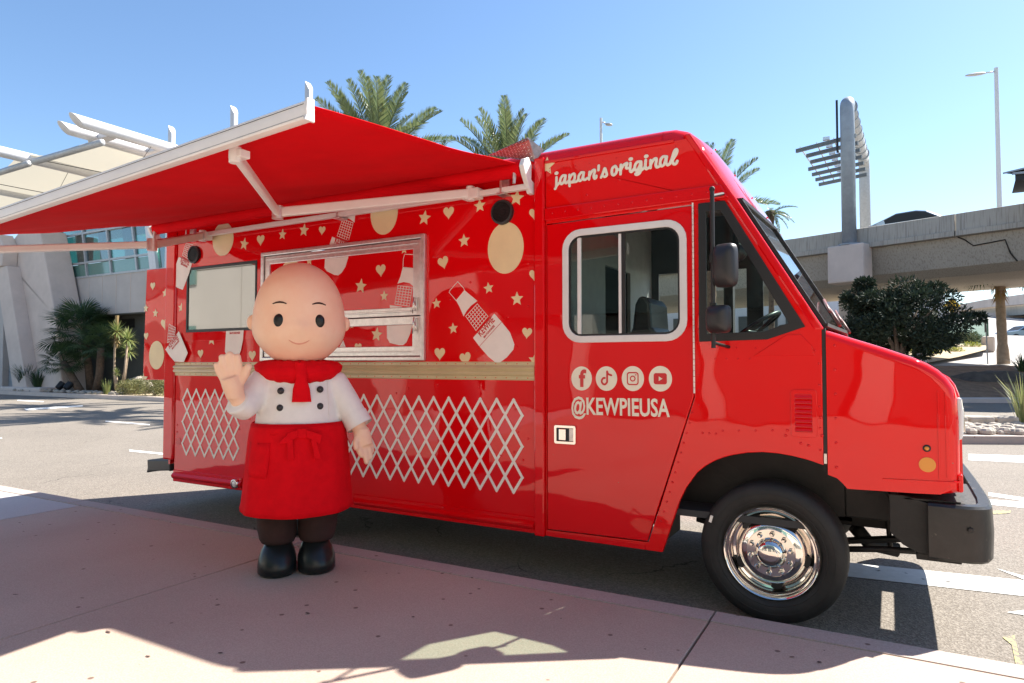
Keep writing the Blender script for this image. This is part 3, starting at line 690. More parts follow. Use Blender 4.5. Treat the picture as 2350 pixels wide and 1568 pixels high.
b5 = poly('bottle_print', 'A2', [(762, 1100), (915, 1092), (908, 1180), (890, 1270), (868, 1330), (835, 1336), (770, 1315), (752, 1280)], -.0085, 'white_vinyl')
q = S('A2', [(795, 1128), (885, 1124)]); lettering('MAYONNAISE', q[0], q[1], .02, -.0100, b5)

# ---- big white net prints on the lower side
def net(x0, x1, zt, zb, ncol, rows, wd, y=-.0030):
    mb = MB(); p = (x1 - x0) / ncol; dz = (zt - zb) / (2 * rows)
    def zc(k, x): return zt - k * dz
    for c in range(ncol):
        xc = x0 + (c + .5) * p
        for r_ in range(rows):
            top = Vector((xc, 0, zt - 2 * r_ * dz)); l = Vector((xc - p / 2, 0, zt - (2 * r_ + 1) * dz)); rr = Vector((xc + p / 2, 0, zt - (2 * r_ + 1) * dz)); bt = Vector((xc, 0, zt - (2 * r_ + 2) * dz))
            mb.add(*strip(l, top, wd, y - .0002)); mb.add(*strip(top, rr, wd, y - .0006)); mb.add(*strip(rr, bt, wd, y - .0010)); mb.add(*strip(bt, l, wd, y - .0014))
    P('net_print', mb, 'white_vinyl')
net(-4.05, -2.245, 1.245, .60, 13, 3, .020)
net(-6.035, -5.21, 1.25, .62, 6, 3, .020)

# ---- cab
cab_arch = [(-1.255, .328), (-1.143, .657), (-1.10, .745), (-1.035, .838), (-.985, .882), (-.93, .917), (-.88, .940), (-.828, .958), (-.74, .978), (-.656, .987), (-.57, .985), (-.492, .975), (-.41, .958), (-.335, .935)]
cab = [(-2.062, .33)] + cab_arch + [(-.335, 1.69), (-.787, 2.45), (-1.045, 2.9), (-2.062, 2.9)]
door_hole = [(-2.056, .368), (-1.344, .378), (-1.045, 1.295), (-1.041, 2.483), (-2.056, 2.465)]
quart = [(-1.010, 1.640), (-.625, 1.648), (-.430, 1.712), (-.862, 2.474), (-1.006, 2.474)]
P('cab_side', MB().plate(cab, 0, .03, [door_hole, quart]), 'redbounce', bevel=.004)
door = [(-2.050, .376), (-1.350, .386), (-1.053, 1.297), (-1.050, 2.475), (-2.050, 2.458)]
dwo = rrect(-1.915, 1.655, -1.100, 2.388, .115)
dd = P('cab_door', MB().plate(door, -.002, .028, [dwo]), 'red', bevel=.004)
df = P('door_window_frame', MB().plate(rrect(-1.930, 1.640, -1.085, 2.403, .13), -.014, .0, [rrect(-1.885, 1.685, -1.130, 2.358, .09)]), 'frame_white', bevel=.005)
P('gasket', MB().plate(rrect(-1.888, 1.682, -1.127, 2.361, .093), -.006, .004, [rrect(-1.873, 1.697, -1.142, 2.346, .08)]), 'gasket', df)
P('mullion', MB().box((-1.822, -.006, 1.690), (-1.797, .012, 2.352)), 'frame_white', df, bevel=.002)
P('mullion', MB().box((-1.532, -.002, 1.690), (-1.514, .016, 2.352)), 'frame_white', df, bevel=.002)
P('mullion', MB().box((-1.512, .004, 1.690), (-1.488, .016, 2.352)), 'gasket', df)
P('pane', MB().box((-1.88, .006, 1.69), (-1.52, .009, 2.352)), 'glass', df)
P('pane', MB().box((-1.52, .018, 1.69), (-1.135, .021, 2.352)), 'glass_clear', df)
P('drip_ledge', MB().plate([(-2.062, 2.485), (-1.02, 2.497), (-.83, 2.497), (-.875, 2.583), (-2.062, 2.572)], -.02, -.0005), 'redsmooth', bevel=.007)
hg = MB()
for k in range(34): z = 1.32 + k * .0345; hg.tube([(-1.046, -.006, z), (-1.046, -.006, z + .032)], .0065, 8)
P('hinge', hg, 'alu', dd, smooth=True, angle=40)
P('sill', MB().box((-2.062, -.006, .330), (-1.36, -.0005, .364)), 'redsmooth', bevel=.003)
hf = P('door_handle', MB().plate(rrect(-1.992, .960, -1.834, 1.086, .012, 3), -.016, -.002, [rrect(-1.975, .978, -1.850, 1.068, .006, 2)]), 'chrome', dd, bevel=.003)
P('handle_dish', MB().box((-1.976, -.004, .977), (-1.849, -.0025, 1.069)), 'interior_dark', dd)
P('handle_paddle', MB().box((-1.958, -.018, .982), (-1.905, -.005, 1.064)), 'chrome', dd, bevel=.006)
P('handle_lock', MB().box((-1.884, -.010, .980), (-1.852, -.005, 1.066)).lathe_y((-1.868, -.01, 1.02), [(.001, -.006), (.011, -.006), (.012, 0)], 14), 'alu', dd, bevel=.002)
# quarter window
qf = P('quarter_window_frame', MB().plate([(-1.014, 1.634), (-.622, 1.641), (-.418, 1.710), (-.854, 2.482), (-1.012, 2.482)], -.012, .004,
     [[(-.965, 1.682), (-.640, 1.688), (-.505, 1.733), (-.880, 2.425), (-.965, 2.425)]]), 'gasket', bevel=.004)
P('pane', MB().plate([(-.968, 1.679), (-.638, 1.685), (-.50, 1.731), (-.878, 2.428), (-.968, 2.428)], .004, .007), 'glass_clear', qf)
P('pressed_panel', MB().plate([(-.70, 1.545), (-.37, 1.545), (-.385, 1.60), (-.44, 1.665), (-.52, 1.665)], -.006, -.0005), 'redbounce', bevel=.004)
# A pillar, header and windscreen frame
def fx(z): return -1.069 + (2.947 - z) / 1.705
def bul(y): t = min(1, max(0, y / .35)); s = min(1, max(0, (W - y) / .35)); return .065 * min(t, s) ** .6
ys = [0, .02, .06, .12, .25, .45, .75, 1.1, 1.45, 1.75, 1.95, 2.08, 2.14, 2.18, 2.2]
hp = [(-1.24, 3.0), (-1.17, 2.995), (-1.11, 2.97), (-1.055, 2.91), (fx(2.80), 2.80), (fx(2.65), 2.65), (fx(2.50), 2.50)]
def roofz(y):
    for i in range(len(prof_roof) - 1):
        if y <= prof_roof[i + 1][0]: a, b = prof_roof[i], prof_roof[i + 1]; return a[1] + (b[1] - a[1]) * (y - a[0]) / (b[0] - a[0])
    return prof_roof[-1][1]
hd = MB(); n = len(hp)
vs = []
for y in ys:
    crown = .035 * (1 - ((y - 1.1) / 1.1) ** 2)
    edge = .035 * max(0, 1 - min(y, W - y) / .05)
    for i, (x, z) in enumerate(hp):
        k = i / (n - 1)
        rz_ = roofz(y); zz_ = (rz_, rz_ - .004, rz_ - .028)[i] if i < 3 else min(z, rz_ - .07 * (i - 2))
        vs.append((x + bul(y) * min(1, i / 3) - edge * .4, y, zz_))
fs = [(a * n + i, a * n + i + 1, (a + 1) * n + i + 1, (a + 1) * n + i) for a in range(len(ys) - 1) for i in range(n - 1)]
hd.add(vs, fs)
P('header_panel', hd, 'redsmooth', smooth=True, fix=False)
hb = MB()
for k in range(5): hb.ball((fx(2.88 - .075 * k) + .068, .25 + k * .40, 2.88 - .075 * k), .006, 8, 5)
tag(P('header_rivet', hb, 'redbounce', smooth=True), kind='stuff')
for yy in (-.004, W - .05):
    P('pillar', MB().plate([(fx(1.69) - .045, 1.69), (fx(1.69) + .012, 1.69), (fx(2.5) + .012, 2.5), (fx(2.93), 2.93), (fx(2.93) - .05, 2.93)], yy, yy + .054), 'redsmooth', bevel=.012)
def wind(y0, y1, name):
    zt, zb = 2.49, 1.72
    g = .05
    c = [(fx(zt) + bul(y0) + .004, y0, zt), (fx(zb) + bul(y0) + .004, y0, zb), (fx(zb) + bul(y1) + .004, y1, zb), (fx(zt) + bul(y1) + .004, y1, zt)]
    o = P(name, MB().add(c + [(x - .006, y, z) for x, y, z in c], [(0, 1, 2, 3), (7, 6, 5, 4), (0, 4, 5, 1), (1, 5, 6, 2), (2, 6, 7, 3), (3, 7, 4, 0)]), 'glass_wind')
    rr = MB(); q = [Vector(p) + Vector((.004, 0, 0)) for p in c]
    for i in range(4): rr.bar(q[i], q[(i + 1) % 4], .03, .02)
    P('seal', rr, 'gasket', o)
wind(.05, 1.085, 'windscreen_pane'); wind(1.115, 2.15, 'windscreen_pane')
M['wiper'] = mat('faded_wiper', (.16, .045, .035), .5)
# wipers
for y, s in ((.45, 1), (1.55, 1)):
    b = MB(); x0 = fx(1.72) + .11
    wp = P('wiper', b.tube([(x0 - .03, y, 1.735), (fx(1.82) + .09, y + .15, 1.82), (fx(1.88) + .085, y + .24, 1.88)], [.012, .010, .007], 8).tube([(fx(1.82) + .085, y - .02, 1.82), (fx(1.94) + .085, y + .5, 1.94)], .009, 6), 'wiper', smooth=True)
# cowl vent louvre
v0 = P('vent_surround', MB().plate(rrect(-.500, 1.085, -.364, 1.353, .018, 3), -.007, -.0005, [rrect(-.478, 1.115, -.390, 1.330, .004, 2)]), 'redbounce', bevel=.003)
P('vent_recess', MB().box((-.479, -.003, 1.114), (-.389, -.0006, 1.331)), 'redvinyl', v0)
for k in range(8):
    z = 1.120 + k * .0265
    P('louvre', MB().add([(-.477, -.003, z + .018), (-.391, -.003, z + .018), (-.391, -.014, z), (-.477, -.014, z), (-.477, -.003, z + .021), (-.391, -.003, z + .021), (-.391, -.017, z + .002), (-.477, -.017, z + .002)],
      [(0, 1, 2, 3), (4, 7, 6, 5), (0, 4, 5, 1), (2, 6, 7, 3), (0, 3, 7, 4), (1, 5, 6, 2)]), 'redbounce', v0)
P('body_gap', MB().box((-.334, .006, .945), (-.316, .05, 1.70)), 'gasket')
P('gap_bracket', MB().box((-.332, -.004, .945), (-.318, .004, 1.0)), 'alu')
# ---- hood and front wing
def hoodtop(x):                                           # side outline of hood top
    pts = [(-.314, 1.688), (-.028, 1.585), (.111, 1.530), (.17, 1.500), (.215, 1.468), (.255, 1.425), (.283, 1.375), (.296, 1.32)]
    for i in range(len(pts) - 1):
        if x <= pts[i + 1][0]: a, b = pts[i], pts[i + 1]; return a[1] + (b[1] - a[1]) * (x - a[0]) / (b[0] - a[0])
    return pts[-1][1]
wing = [(-.314, .885), (-.27, .87), (-.245, .848), (-.218, .816), (.10, .822), (.21, .826), (.296, .835), (.300, .97), (.302, 1.2), (.296, 1.32), (.283, 1.375), (.255, 1.425), (.215, 1.468), (.17, 1.500), (.111, 1.530), (-.028, 1.585), (-.314, 1.688)]
# soft-edged loft: the side outline shrinks as it turns over into the top
def inset(poly, d):
    c = Vector((sum(p[0] for p in poly) / len(poly), sum(p[1] for p in poly) / len(poly))); out = []; n = len(poly)
    for i in range(n):
        a = Vector(poly[i - 1]); b = Vector(poly[i]); e = Vector(poly[(i + 1) % n])
        d1 = (b - a).normalized(); d2 = (e - b).normalized(); nn = Vector((-d1.y - d2.y, d1.x + d2.x)).normalized()
        out.append((b.x + nn.x * d, b.y + nn.y * d))
    return out
wm = MB(); R0 = .055; lay = []
for yy, dd_ in ((0, R0), (.0, R0 * .999), (.004, .036), (.016, .017), (.034, .005), (R0, 0), (W - R0, 0), (W - .034, .005), (W - .016, .017), (W, R0)):
    q = []
    for (p, i) in zip(wing, inset(wing, dd_)):
        top = p[1] > 1.0 or p[0] > .28
        q.append(i if top and p[0] > -.3 else ((p[0], i[1]) if top else p))
    lay.append([(a, yy + 0.0, b) for a, b in q])
n = len(wing)
for yy, q in enumerate(lay): wm.v += q
for a in range(len(lay) - 1):
    for i in range(n): wm.f.append((a * n + i, a * n + (i + 1) % n, (a + 1) * n + (i + 1) % n, (a + 1) * n + i))
for s_, l in ((0, lay[0]), ((len(lay) - 1) * n, lay[-1])):
    for t in tessellate_polygon([[Vector((a, c, 0)) for a, b, c in l]]): wm.f.append(tuple(s_ + i for i in t))
P('hood', wm, 'redbounce', smooth=True, angle=28)
P('grille_surround', MB().plate([(.20, .838), (.330, .838), (.330, 1.25), (.322, 1.33), (.304, 1.385), (.278, 1.425), (.24, 1.45), (.20, 1.46)], .26, 1.94), 'redbounce', bevel=.02)
P('lower_trim', MB().plate([(-.05, .880), (.17, .884), (.298, .892), (.298, .90), (.17, .894), (-.05, .888)], -.006, .02), 'redbounce', bevel=.003)
P('corner_trim', MB().box((.29, .02, .840), (.312, .25, .93)), 'redbounce', bevel=.008)
P('corner_crease', MB().box((.205, -.005, .905), (.2135, -.0002, 1.36)).box((.238, -.004, .915), (.242, -.0002, 1.35)), 'redbounce', bevel=.002)
hl = P('headlight', MB().plate([(.29, 1.105), (.314, 1.105), (.320, 1.14), (.323, 1.25), (.316, 1.325), (.29, 1.325)], .05, .25), 'lens', bevel=.012)
P('bezel', MB().plate([(.296, 1.13), (.330, 1.148), (.331, 1.16), (.326, 1.27), (.296, 1.28)], .08, .235), 'chrome', hl, bevel=.004)
hl2 = P('headlight', MB().plate([(.29, 1.105), (.314, 1.105), (.320, 1.14), (.323, 1.25), (.316, 1.325), (.29, 1.325)], W - .25, W - .05), 'lens', bevel=.012)
ml = P('side_marker', MB().lathe_y((.155, 0, 1.060), [(.001, -.010), (.009, -.010), (.012, -.005)], 16), 'amber', smooth=True)
P('marker_ring', MB().lathe_y((.155, 0, 1.060), [(.011, -.008), (.017, -.008), (.019, -.002)], 18), 'gasket', ml, smooth=True)
P('amber_reflector', MB().plate(circ(.156, .975, .038), -.004, -.0005), 'amber')
# ---- bumper
pathb = [(.155, -.012), (.25, -.022), (.33, -.022), (.385, .0), (.42, .04), (.44, .11), (.452, .3), (.456, .7), (.458, 1.1), (.456, 1.5), (.452, 1.9), (.44, 2.09), (.42, 2.16), (.385, 2.2), (.33, 2.222), (.25, 2.222), (.155, 2.212)]
bm_ = MB(); pr = [(0, .505), (.012, .490), (.03, .490), (.03, .50), (.03, .50), (.085, .50), (.085, .51), (.03, .515), (.022, .56)]
pr = [(-.05, .50), (-.012, .492), (0, .505), (.006, .64), (0, .765), (-.012, .778), (-.06, .78), (-.06, .77), (-.015, .762), (-.010, .64), (-.015, .512), (-.05, .51)]
n = len(pr)
for i, (x, y) in enumerate(pathb):
    a = Vector(pathb[max(i - 1, 0)]); b = Vector(pathb[min(i + 1, len(pathb) - 1)]); d = (b - a).normalized(); nn = Vector((d.y, -d.x))
    for (o_, z) in pr: bm_.v.append((x + nn.x * o_, y + nn.y * o_, z))
for i in range(len(pathb) - 1):
    for j in range(n): bm_.f.append((i * n + j, i * n + (j + 1) % n, (i + 1) * n + (j + 1) % n, (i + 1) * n + j))
bm_.f.append(tuple(range(n))); bm_.f.append(tuple((len(pathb) - 1) * n + j for j in range(n)))
bp_ = P('front_bumper', bm_, 'bumper', smooth=True, angle=35)
P('bumper_bolt', MB().lathe_y((.335, -.035, .665), [(.001, -.008), (.012, -.008), (.014, .01)], 8), 'gasket', bp_)
P('bumper_bracket', MB().plate([(-.02, .60), (.04, .54), (.11, .505), (.16, .505), (.16, .77), (.05, .80), (-.02, .80)], .03, .045).box((.10, .04, .47), (.30, .12, .505)), 'chassis', bevel=.004)
P('bumper_shelf', MB().plate([(.05, .782), (.30, .782), (.30, .79), (.05, .79)], .03, .5).plate([(.02, .70), (.32, .76), (.32, .78), (.02, .78)], .05, 2.1).plate([(.29, .01), (.37, .01), (.405, .05), (.43, .12), (.44, .30), (.445, .84), (.29, .84)], .755, .765, fr=lambda a, b, c: (a, c, b)).plate([(.29, 1.56), (.445, 1.56), (.43, 2.08), (.37, 2.18), (.29, 2.18)], .755, .765, fr=lambda a, b, c: (a, c, b)), 'chassis')
# ---- social icons and handle text on the door
yd = -.0045
icons = [(-1.794, 1.402), (-1.618, 1.403), (-1.438, 1.405), (-1.258, 1.406)]
ic = [P('icon_disc', MB().plate(circ(x, z, .074, .080, 40), yd, yd + .0018), 'beige_vinyl', dd) for x, z in icons]
yi = yd - .0018
x, z = icons[0]; text_mesh('icon_mark', 'f', M['redvinyl'], dd, (x + .004, yi, z - .052), (1, 0, 0), (0, 0, 1), (0, -1, 0), .155, .95, .035)
x, z = icons[1]
nt_ = MB()
def pen(mb, pts, r, y):
    P2 = catmull([(p[0], p[1], 0) for p in pts], 6)
    mb.tube([(p.x, 0, p.y) for p in P2], r, 8)
    for p in (P2[0], P2[-1]): mb.ball((p.x, 0, p.y), r, 8, 6)
def flat(mb, y, th=.12):
    mb.v = [(a, y + b * th, c) for a, b, c in mb.v]; return mb
pen(nt_, [(x + .006, z + .047), (x + .006, z - .01), (x + .004, z - .025), (x - .010, z - .038), (x - .026, z - .032), (x - .032, z - .015), (x - .022, z + .002), (x - .010, z + .004)], .0065, 0)
pen(nt_, [(x + .006, z + .045), (x + .014, z + .030), (x + .035, z + .022)], .0065, 0)
P('icon_mark', flat(nt_, yi + .0006), 'redvinyl', dd)
x, z = icons[2]
P('icon_mark', MB().plate(rrect(x - .039, z - .042, x + .039, z + .042, .018), yi, yi + .0012, [rrect(x - .032, z - .034, x + .032, z + .034, .012)]).plate(circ(x, z, .019), yi, yi + .0012, [circ(x, z, .012)]).plate(circ(x + .021, z + .024, .0045, n=10), yi, yi + .0012), 'redvinyl', dd)
x, z = icons[3]
P('icon_mark', MB().plate(rrect(x - .042, z - .035, x + .042, z + .035, .014), yi, yi + .0012, [[(x - .010, z - .015), (x + .015, z), (x - .010, z + .015)]]), 'redvinyl', dd)
q0, q1 = (-1.868, 1.165), (-1.205, 1.172)
lettering('@KEWPIEUSA', q0, q1, .112, yd - .001, dd, 'beige_vinyl', .022)
# japan's original, brush lettering
A1 = [[(195, 628), (193, 700), (190, 760), (183, 800), (170, 815)], [(188, 775), (212, 748), (236, 722)],
      [(345, 602), (300, 600), (262, 650), (255, 710), (280, 735), (312, 700), (343, 610)], [(345, 600), (333, 690), (352, 722), (388, 690)],
      [(407, 590), (405, 680), (408, 768)], [(410, 650), (440, 592), (482, 570), (495, 610), (482, 670), (440, 708), (415, 705)], [(440, 708), (500, 700), (530, 690), (556, 655)],
      [(640, 550), (600, 550), (562, 600), (555, 660), (580, 685), (615, 650), (640, 558)], [(642, 550), (632, 640), (657, 668), (700, 640)],
      [(737, 540), (733, 600), (728, 660)], [(735, 610), (775, 530), (812, 505), (822, 530), (806, 600), (815, 643), (840, 635), (847, 605)],
      [(887, 438), (882, 508)], [(925, 628), (960, 550), (985, 480), (1008, 540), (1018, 590), (990, 615), (955, 608)],
      [(1150, 445), (1110, 480), (1102, 550), (1125, 590), (1165, 565), (1182, 500), (1165, 452), (1150, 445)], [(1180, 500), (1240, 500)],
      [(1250, 425), (1246, 500), (1244, 575)], [(1250, 500), (1290, 432), (1335, 400), (1352, 400), (1338, 445), (1340, 475), (1365, 478)],
      [(1405, 395), (1400, 480), (1405, 525), (1428, 535), (1458, 495)],
      [(1565, 370), (1515, 380), (1480, 440), (1482, 500), (1510, 508), (1550, 460), (1578, 380)], [(1580, 372), (1578, 490), (1555, 560), (1515, 582), (1490, 572), (1530, 538), (1600, 500), (1640, 460)],
      [(1657, 345), (1650, 440), (1665, 490), (1705, 470)], [(1737, 350), (1737, 410), (1735, 472)], [(1737, 425), (1780, 345), (1820, 318), (1832, 340), (1822, 420), (1838, 460), (1872, 452)],
      [(1990, 290), (1940, 290), (1902, 340), (1895, 420), (1925, 442), (1965, 400), (1992, 300)], [(2000, 290), (1990, 380), (2015, 425), (2058, 400)],
      [(2050, 405), (2090, 310), (2125, 200), (2158, 170), (2170, 200), (2150, 260), (2112, 320), (2095, 360), (2112, 405), (2150, 405), (2173, 362)]]
jl_ = MB()
for s_ in A1: pen(jl_, S('A1', s_), .0098, 0)
for c in ((195, 560), (1412, 328), (1665, 283)):
    q = S('A1', [c])[0]; jl_.ball((q[0], 0, q[1]), (.016, .010, .0125), 14, 8)
P('lettering', flat(jl_, -.003, .15), 'beige_vinyl', smooth=True)

# ---- mirrors on a vertical rod
YM = -.20
mr = P('mirror_rod', MB().tube([(-.884, YM, 1.59), (-.884, YM, 2.50)], .0125, 10).tube([(-.884, YM, 2.47), (-.86, -.02, 2.52)], .01, 8).tube([(-.884, YM, 1.62), (-.84, 0.0, 1.60)], .01, 8), 'gasket', smooth=True, angle=40)
P('rod_clamp', MB().box((-.90, YM - .02, 1.78), (-.865, YM + .02, 1.85)).box((-.90, YM - .02, 2.08), (-.865, YM + .02, 2.13)).ball((-.884, YM, 2.51), .017, 10, 6), 'chassis', mr, bevel=.004)
def mirror(x0, x1, z0, z1):
    cx = (x0 + x1) / 2; cz = (z0 + z1) / 2; hw = (x1 - x0) / 2; hz = (z1 - z0) / 2
    mb = MB(); n_ = 24; vs = []
    for k, (sc_, dx) in enumerate(((1, .03), (1.0, .0), (.94, -.018), (.62, -.045), (.2, -.05))):
        for i in range(n_):
            a = 2 * math.pi * i / n_; c, s = math.cos(a), math.sin(a); e = .42
            xx = hw * math.copysign(abs(c) ** e, c) * sc_; zz = hz * math.copysign(abs(s) ** e, s) * sc_
            vs.append((cx + xx, dx, cz + zz))
    # housing back faces the camera side a little
    R_ = Matrix.Rotation(rad(-18), 3, 'Z')
    out = []
    for v in vs:
        q = R_ @ Vector((v[0] - cx, v[1], 0)); out.append((cx + q.x, YM - .02 + q.y, v[2]))
    fs = [(k * n_ + i, k * n_ + (i + 1) % n_, (k + 1) * n_ + (i + 1) % n_, (k + 1) * n_ + i) for k in range(4) for i in range(n_)] + [tuple(4 * n_ + i for i in range(n_)), tuple(i for i in range(n_))]
    P('mirror', mb.add(out, fs), 'blackplastic', smooth=True, angle=60)
mirror(-.885, -.745, 1.935, 2.185); mirror(-.925, -.785, 1.675, 1.835)

# ---- cab interior
P('partition', MB().plate([(.04, .6), (2.16, .6), (2.16, 2.9), (.04, 2.9)], -2.03, -2.0, [[(.95, .6), (1.55, .6), (1.55, 2.3), (.95, 2.3)]], fr=lambda a, b, c: (b, a, c)), 'interior')
P('galley_wall', MB().box((-6.2, 2.1, .6), (-2.05, 2.12, 2.9)).box((-3.2, 1.2, .7), (-3.15, 2.1, 2.6)), 'interior_dark')
P('galley_lining', MB().box((-6.2, .05, .60), (-2.05, .07, 1.52)), 'interior_dark')
P('cab_floor', MB().box((-6.25, .04, .56), (-.36, 2.16, .60)), 'interior_dark')
P('cab_ceiling', MB().box((-2.0, .04, 2.86), (-1.15, 2.16, 2.88)), 'interior')
P('cab_lining', MB().box((-2.0, 2.14, .6), (-.6, 2.16, 1.62)), 'interior')
P('cab_wall_lining', MB().plate([(-2.0, .6), (-.4, .6), (-.4, 1.68), (-1.06, 2.86), (-2.0, 2.86)], W - .045, W - .031, [[(-1.93, 1.66), (-1.12, 1.66), (-1.12, 2.36), (-1.93, 2.36)], [(-.98, 1.68), (-.50, 1.74), (-.87, 2.41), (-.98, 2.41)]]), 'interior_dark')
st = P('seat', MB().rings([(-1.47, .72, .95, .24, .24), (-1.47, .72, 1.08, .25, .25), (-1.45, .72, 1.12, .24, .24)], 20), 'seat', smooth=True, angle=50)
P('seat_back', MB().plate([(-1.70, 1.08), (-1.42, 1.08), (-1.40, 1.55), (-1.43, 1.70), (-1.475, 1.76), (-1.485, 1.93), (-1.52, 1.985), (-1.57, 1.985), (-1.60, 1.93), (-1.62, 1.76), (-1.665, 1.66), (-1.69, 1.5)], .50, .94), 'seat', st, bevel=.035)
P('seat_belt', MB().bar((-1.33, 1.3, 2.3), (-1.25, 1.22, 1.6), .045, .004, Vector((1, 0, 0))), 'interior_dark')
P('belt_buckle', MB().box((-1.32, 1.215, 1.80), (-1.27, 1.225, 1.88)), 'lens')
P('cab_post', MB().box((-1.30, 2.05, .6), (-1.22, 2.14, 2.8)), 'interior_dark')
P('dashboard', MB().plate([(-.78, 1.42), (-.78, 1.60), (-.70, 1.665), (-.60, 1.69), (-.52, 1.68), (-.40, 1.60), (-.36, 1.4)], .06, 2.1), 'seat', bevel=.02)
P('gauge_binnacle', MB().rings([(-.60, .85, 1.68, .10, .20), (-.60, .85, 1.74, .10, .19), (-.60, .85, 1.765, .07, .15)], 18), 'seat', smooth=True)
sw_ = MB(); c = Vector((-.80, .62, 1.735)); ax = Vector((-.55, 0, .83)).normalized(); e1 = Vector((0, 1, 0)); e2 = ax.cross(e1)
sw_.tube([c + (e1 * math.cos(a) + e2 * math.sin(a)) * .19 for a in [2 * math.pi * i / 30 for i in range(31)]], .014, 8)
for a in (.2, 2.94, 4.7): sw_.tube([c - ax * .03, c + (e1 * math.cos(a) + e2 * math.sin(a)) * .185], .010, 6)
sw_.tube([c - ax * .04, c - ax * .22], .03, 8)
P('steering_wheel', sw_, 'seat', smooth=True)
P('dash_fan', MB().tube([(-.85, .35, 2.38), (-.85, .38, 2.25)], .01, 6).lathe_y((-.85, .36, 2.22), [(.001, -.03), (.05, -.02), (.06, 0), (.05, .03)], 18), 'seat', smooth=True)

# ---- wheels
tp = [(.262, .040), (.285, .010), (.315, -.004), (.350, -.006), (.378, .006), (.392, .018), (.401, .032), (.405, .05), (.405, .10), (.399, .104), (.405, .108), (.405, .16), (.399, .164), (.405, .168), (.401, .21), (.378, .235), (.35, .245), (.262, .22)]
def wheel(x, y, par_name='wheel', detail=True, flip=1):
    wh = P(par_name, MB().lathe_y((x, y, .403), [(a, b * flip) for a, b in tp], 72), 'rubber', smooth=True, angle=30)
    rp = [(.268, .030), (.270, .018), (.262, .010), (.252, .016), (.248, .034), (.240, .042), (.232, .040), (.226, .050), (.222, .085), (.210, .090), (.197, .070), (.175, .040), (.150, .026), (.137, .022), (.1355, .021), (.134, .024), (.088, .024), (.086, .012), (.080, .002), (.066, -.018), (.056, -.026), (.047, -.028), (.045, -.034), (.036, -.037), (.001, -.038)]
    P('rim', MB().lathe_y((x, y, .403), [(a, b * flip) for a, b in rp], 72), 'chrome', wh, smooth=True, angle=50)
    if not detail: return
    tr = MB()
    for k in range(3): tr.lathe_y((x, y, .403), [(.296 + k * .022, .003 - k * .004), (.299 + k * .022, -.0005 - k * .004), (.302 + k * .022, .002 - k * .004)], 72)
    P('sidewall_rib', tr, 'rubber', wh, smooth=True)
    for k in range(10):
        a = 2 * math.pi * (k + .35) / 10; cx, cz = x + .112 * math.cos(a), .403 + .112 * math.sin(a)
        P('lug_nut', MB().lathe_y((cx, y, cz), [(.001, -.014), (.007, -.014), (.0115, -.004), (.0125, .008), (.016, .012), (.016, .024)], 6), 'chrome', wh)
    for k in range(5):
        a = rad(62 + 72 * k); cx, cz = .196 * math.cos(a), .196 * math.sin(a)
        t = Vector((-math.sin(a), math.cos(a))); r_ = Vector((math.cos(a), math.sin(a)))
        pts = [(x + cx + t.x * .032 * math.cos(b) + r_.x * .017 * math.sin(b), .403 + cz + t.y * .032 * math.cos(b) + r_.y * .017 * math.sin(b)) for b in [2 * math.pi * i / 18 for i in range(18)]]
        P('hand_hole', MB().plate(pts, y + .050, y + .09), 'gasket', wh)
    q = MB().plate([(x - .345, .55), (x - .330, .545), (x - .318, .585), (x - .333, .59)], y - .012, y - .005); P('tyre_sticker', q, 'white_vinyl', wh)
wheel(-.625, .015)
wheel(-.625, 2.0, detail=False)
wheel(-4.56, .05, detail=False); wheel(-4.56, 1.95, detail=False)
# ---- chassis
ch = MB()
for y in (.55, 1.55): ch.box((-6.2, y, .50), (.12, y + .08, .70))
for x in (-5.8, -4.9, -3.6, -2.6, -1.5, -.3): ch.box((x, .55, .52), (x + .08, 1.63, .60))
P('frame_rail', ch, 'chassis', bevel=.006)
P('front_axle', MB().tube([(-.625, .25, .36), (-.625, .5, .30), (-.625, 1.7, .30), (-.625, 1.95, .36)], .05, 10).lathe_y((-.625, .235, .403), [(.01, 0), (.17, 0), (.17, .08)], 30), 'chassis', smooth=True, angle=40)
P('rear_axle', MB().tube([(-4.56, .25, .40), (-4.56, 1.95, .40)], .07, 10).ball((-4.56, 1.1, .40), .17), 'chassis', smooth=True)
for y in (.42, 1.7):
    P('leaf_spring', MB().plate([(-1.15, .47), (-.9, .42), (-.625, .375), (-.3, .43), (.05, .49), (.20, .52), (.20, .50), (.05, .465), (-.3, .405), (-.625, .345), (-.9, .395), (-1.15, .445)], y, y + .08), 'chassis')
P('steering_link', MB().tube([(-.35, .3, .40), (-.05, .32, .435), (.16, .35, .44)], .018, 8), 'chassis', smooth=True)
P('damper', MB().tube([(-.05, .5, .72), (-.03, .48, .55), (-.02, .45, .40)], .014, 8), 'chassis', smooth=True)
P('hose', MB().tube(catmull([(-.2, .32, .70), (-.05, .30, .78), (.02, .30, .66), (.10, .32, .68), (.16, .33, .74)], 5), .012, 8), 'chassis', smooth=True)
P('exhaust_pipe', MB().tube([(.02, .9, .30), (-.14, .85, .33), (-.22, .8, .44)], .045, 10), 'chassis', smooth=True)
P('mount_box', MB().box((-.25, .30, .60), (.05, .55, .84)), 'chassis', bevel=.01)
P('wheel_well', MB().box((-1.3, .30, .60), (-.25, .32, 1.45)).box((-1.32, .04, .36), (-1.28, .5, 1.4)).box((-.34, .04, .90), (-.32, .5, 1.5)), 'chassis')
P('engine_bay', MB().box((-.30, .35, .72), (.18, 1.85, 1.3)), 'chassis', bevel=.03)
P('under_tank', MB().box((-3.6, .3, .36), (-2.4, .9, .60)), 'chassis', bevel=.04)
P('roof_unit', MB().box((-2.30, .95, 3.03), (-2.02, 1.35, 3.20)), 'gasket', bevel=.01)
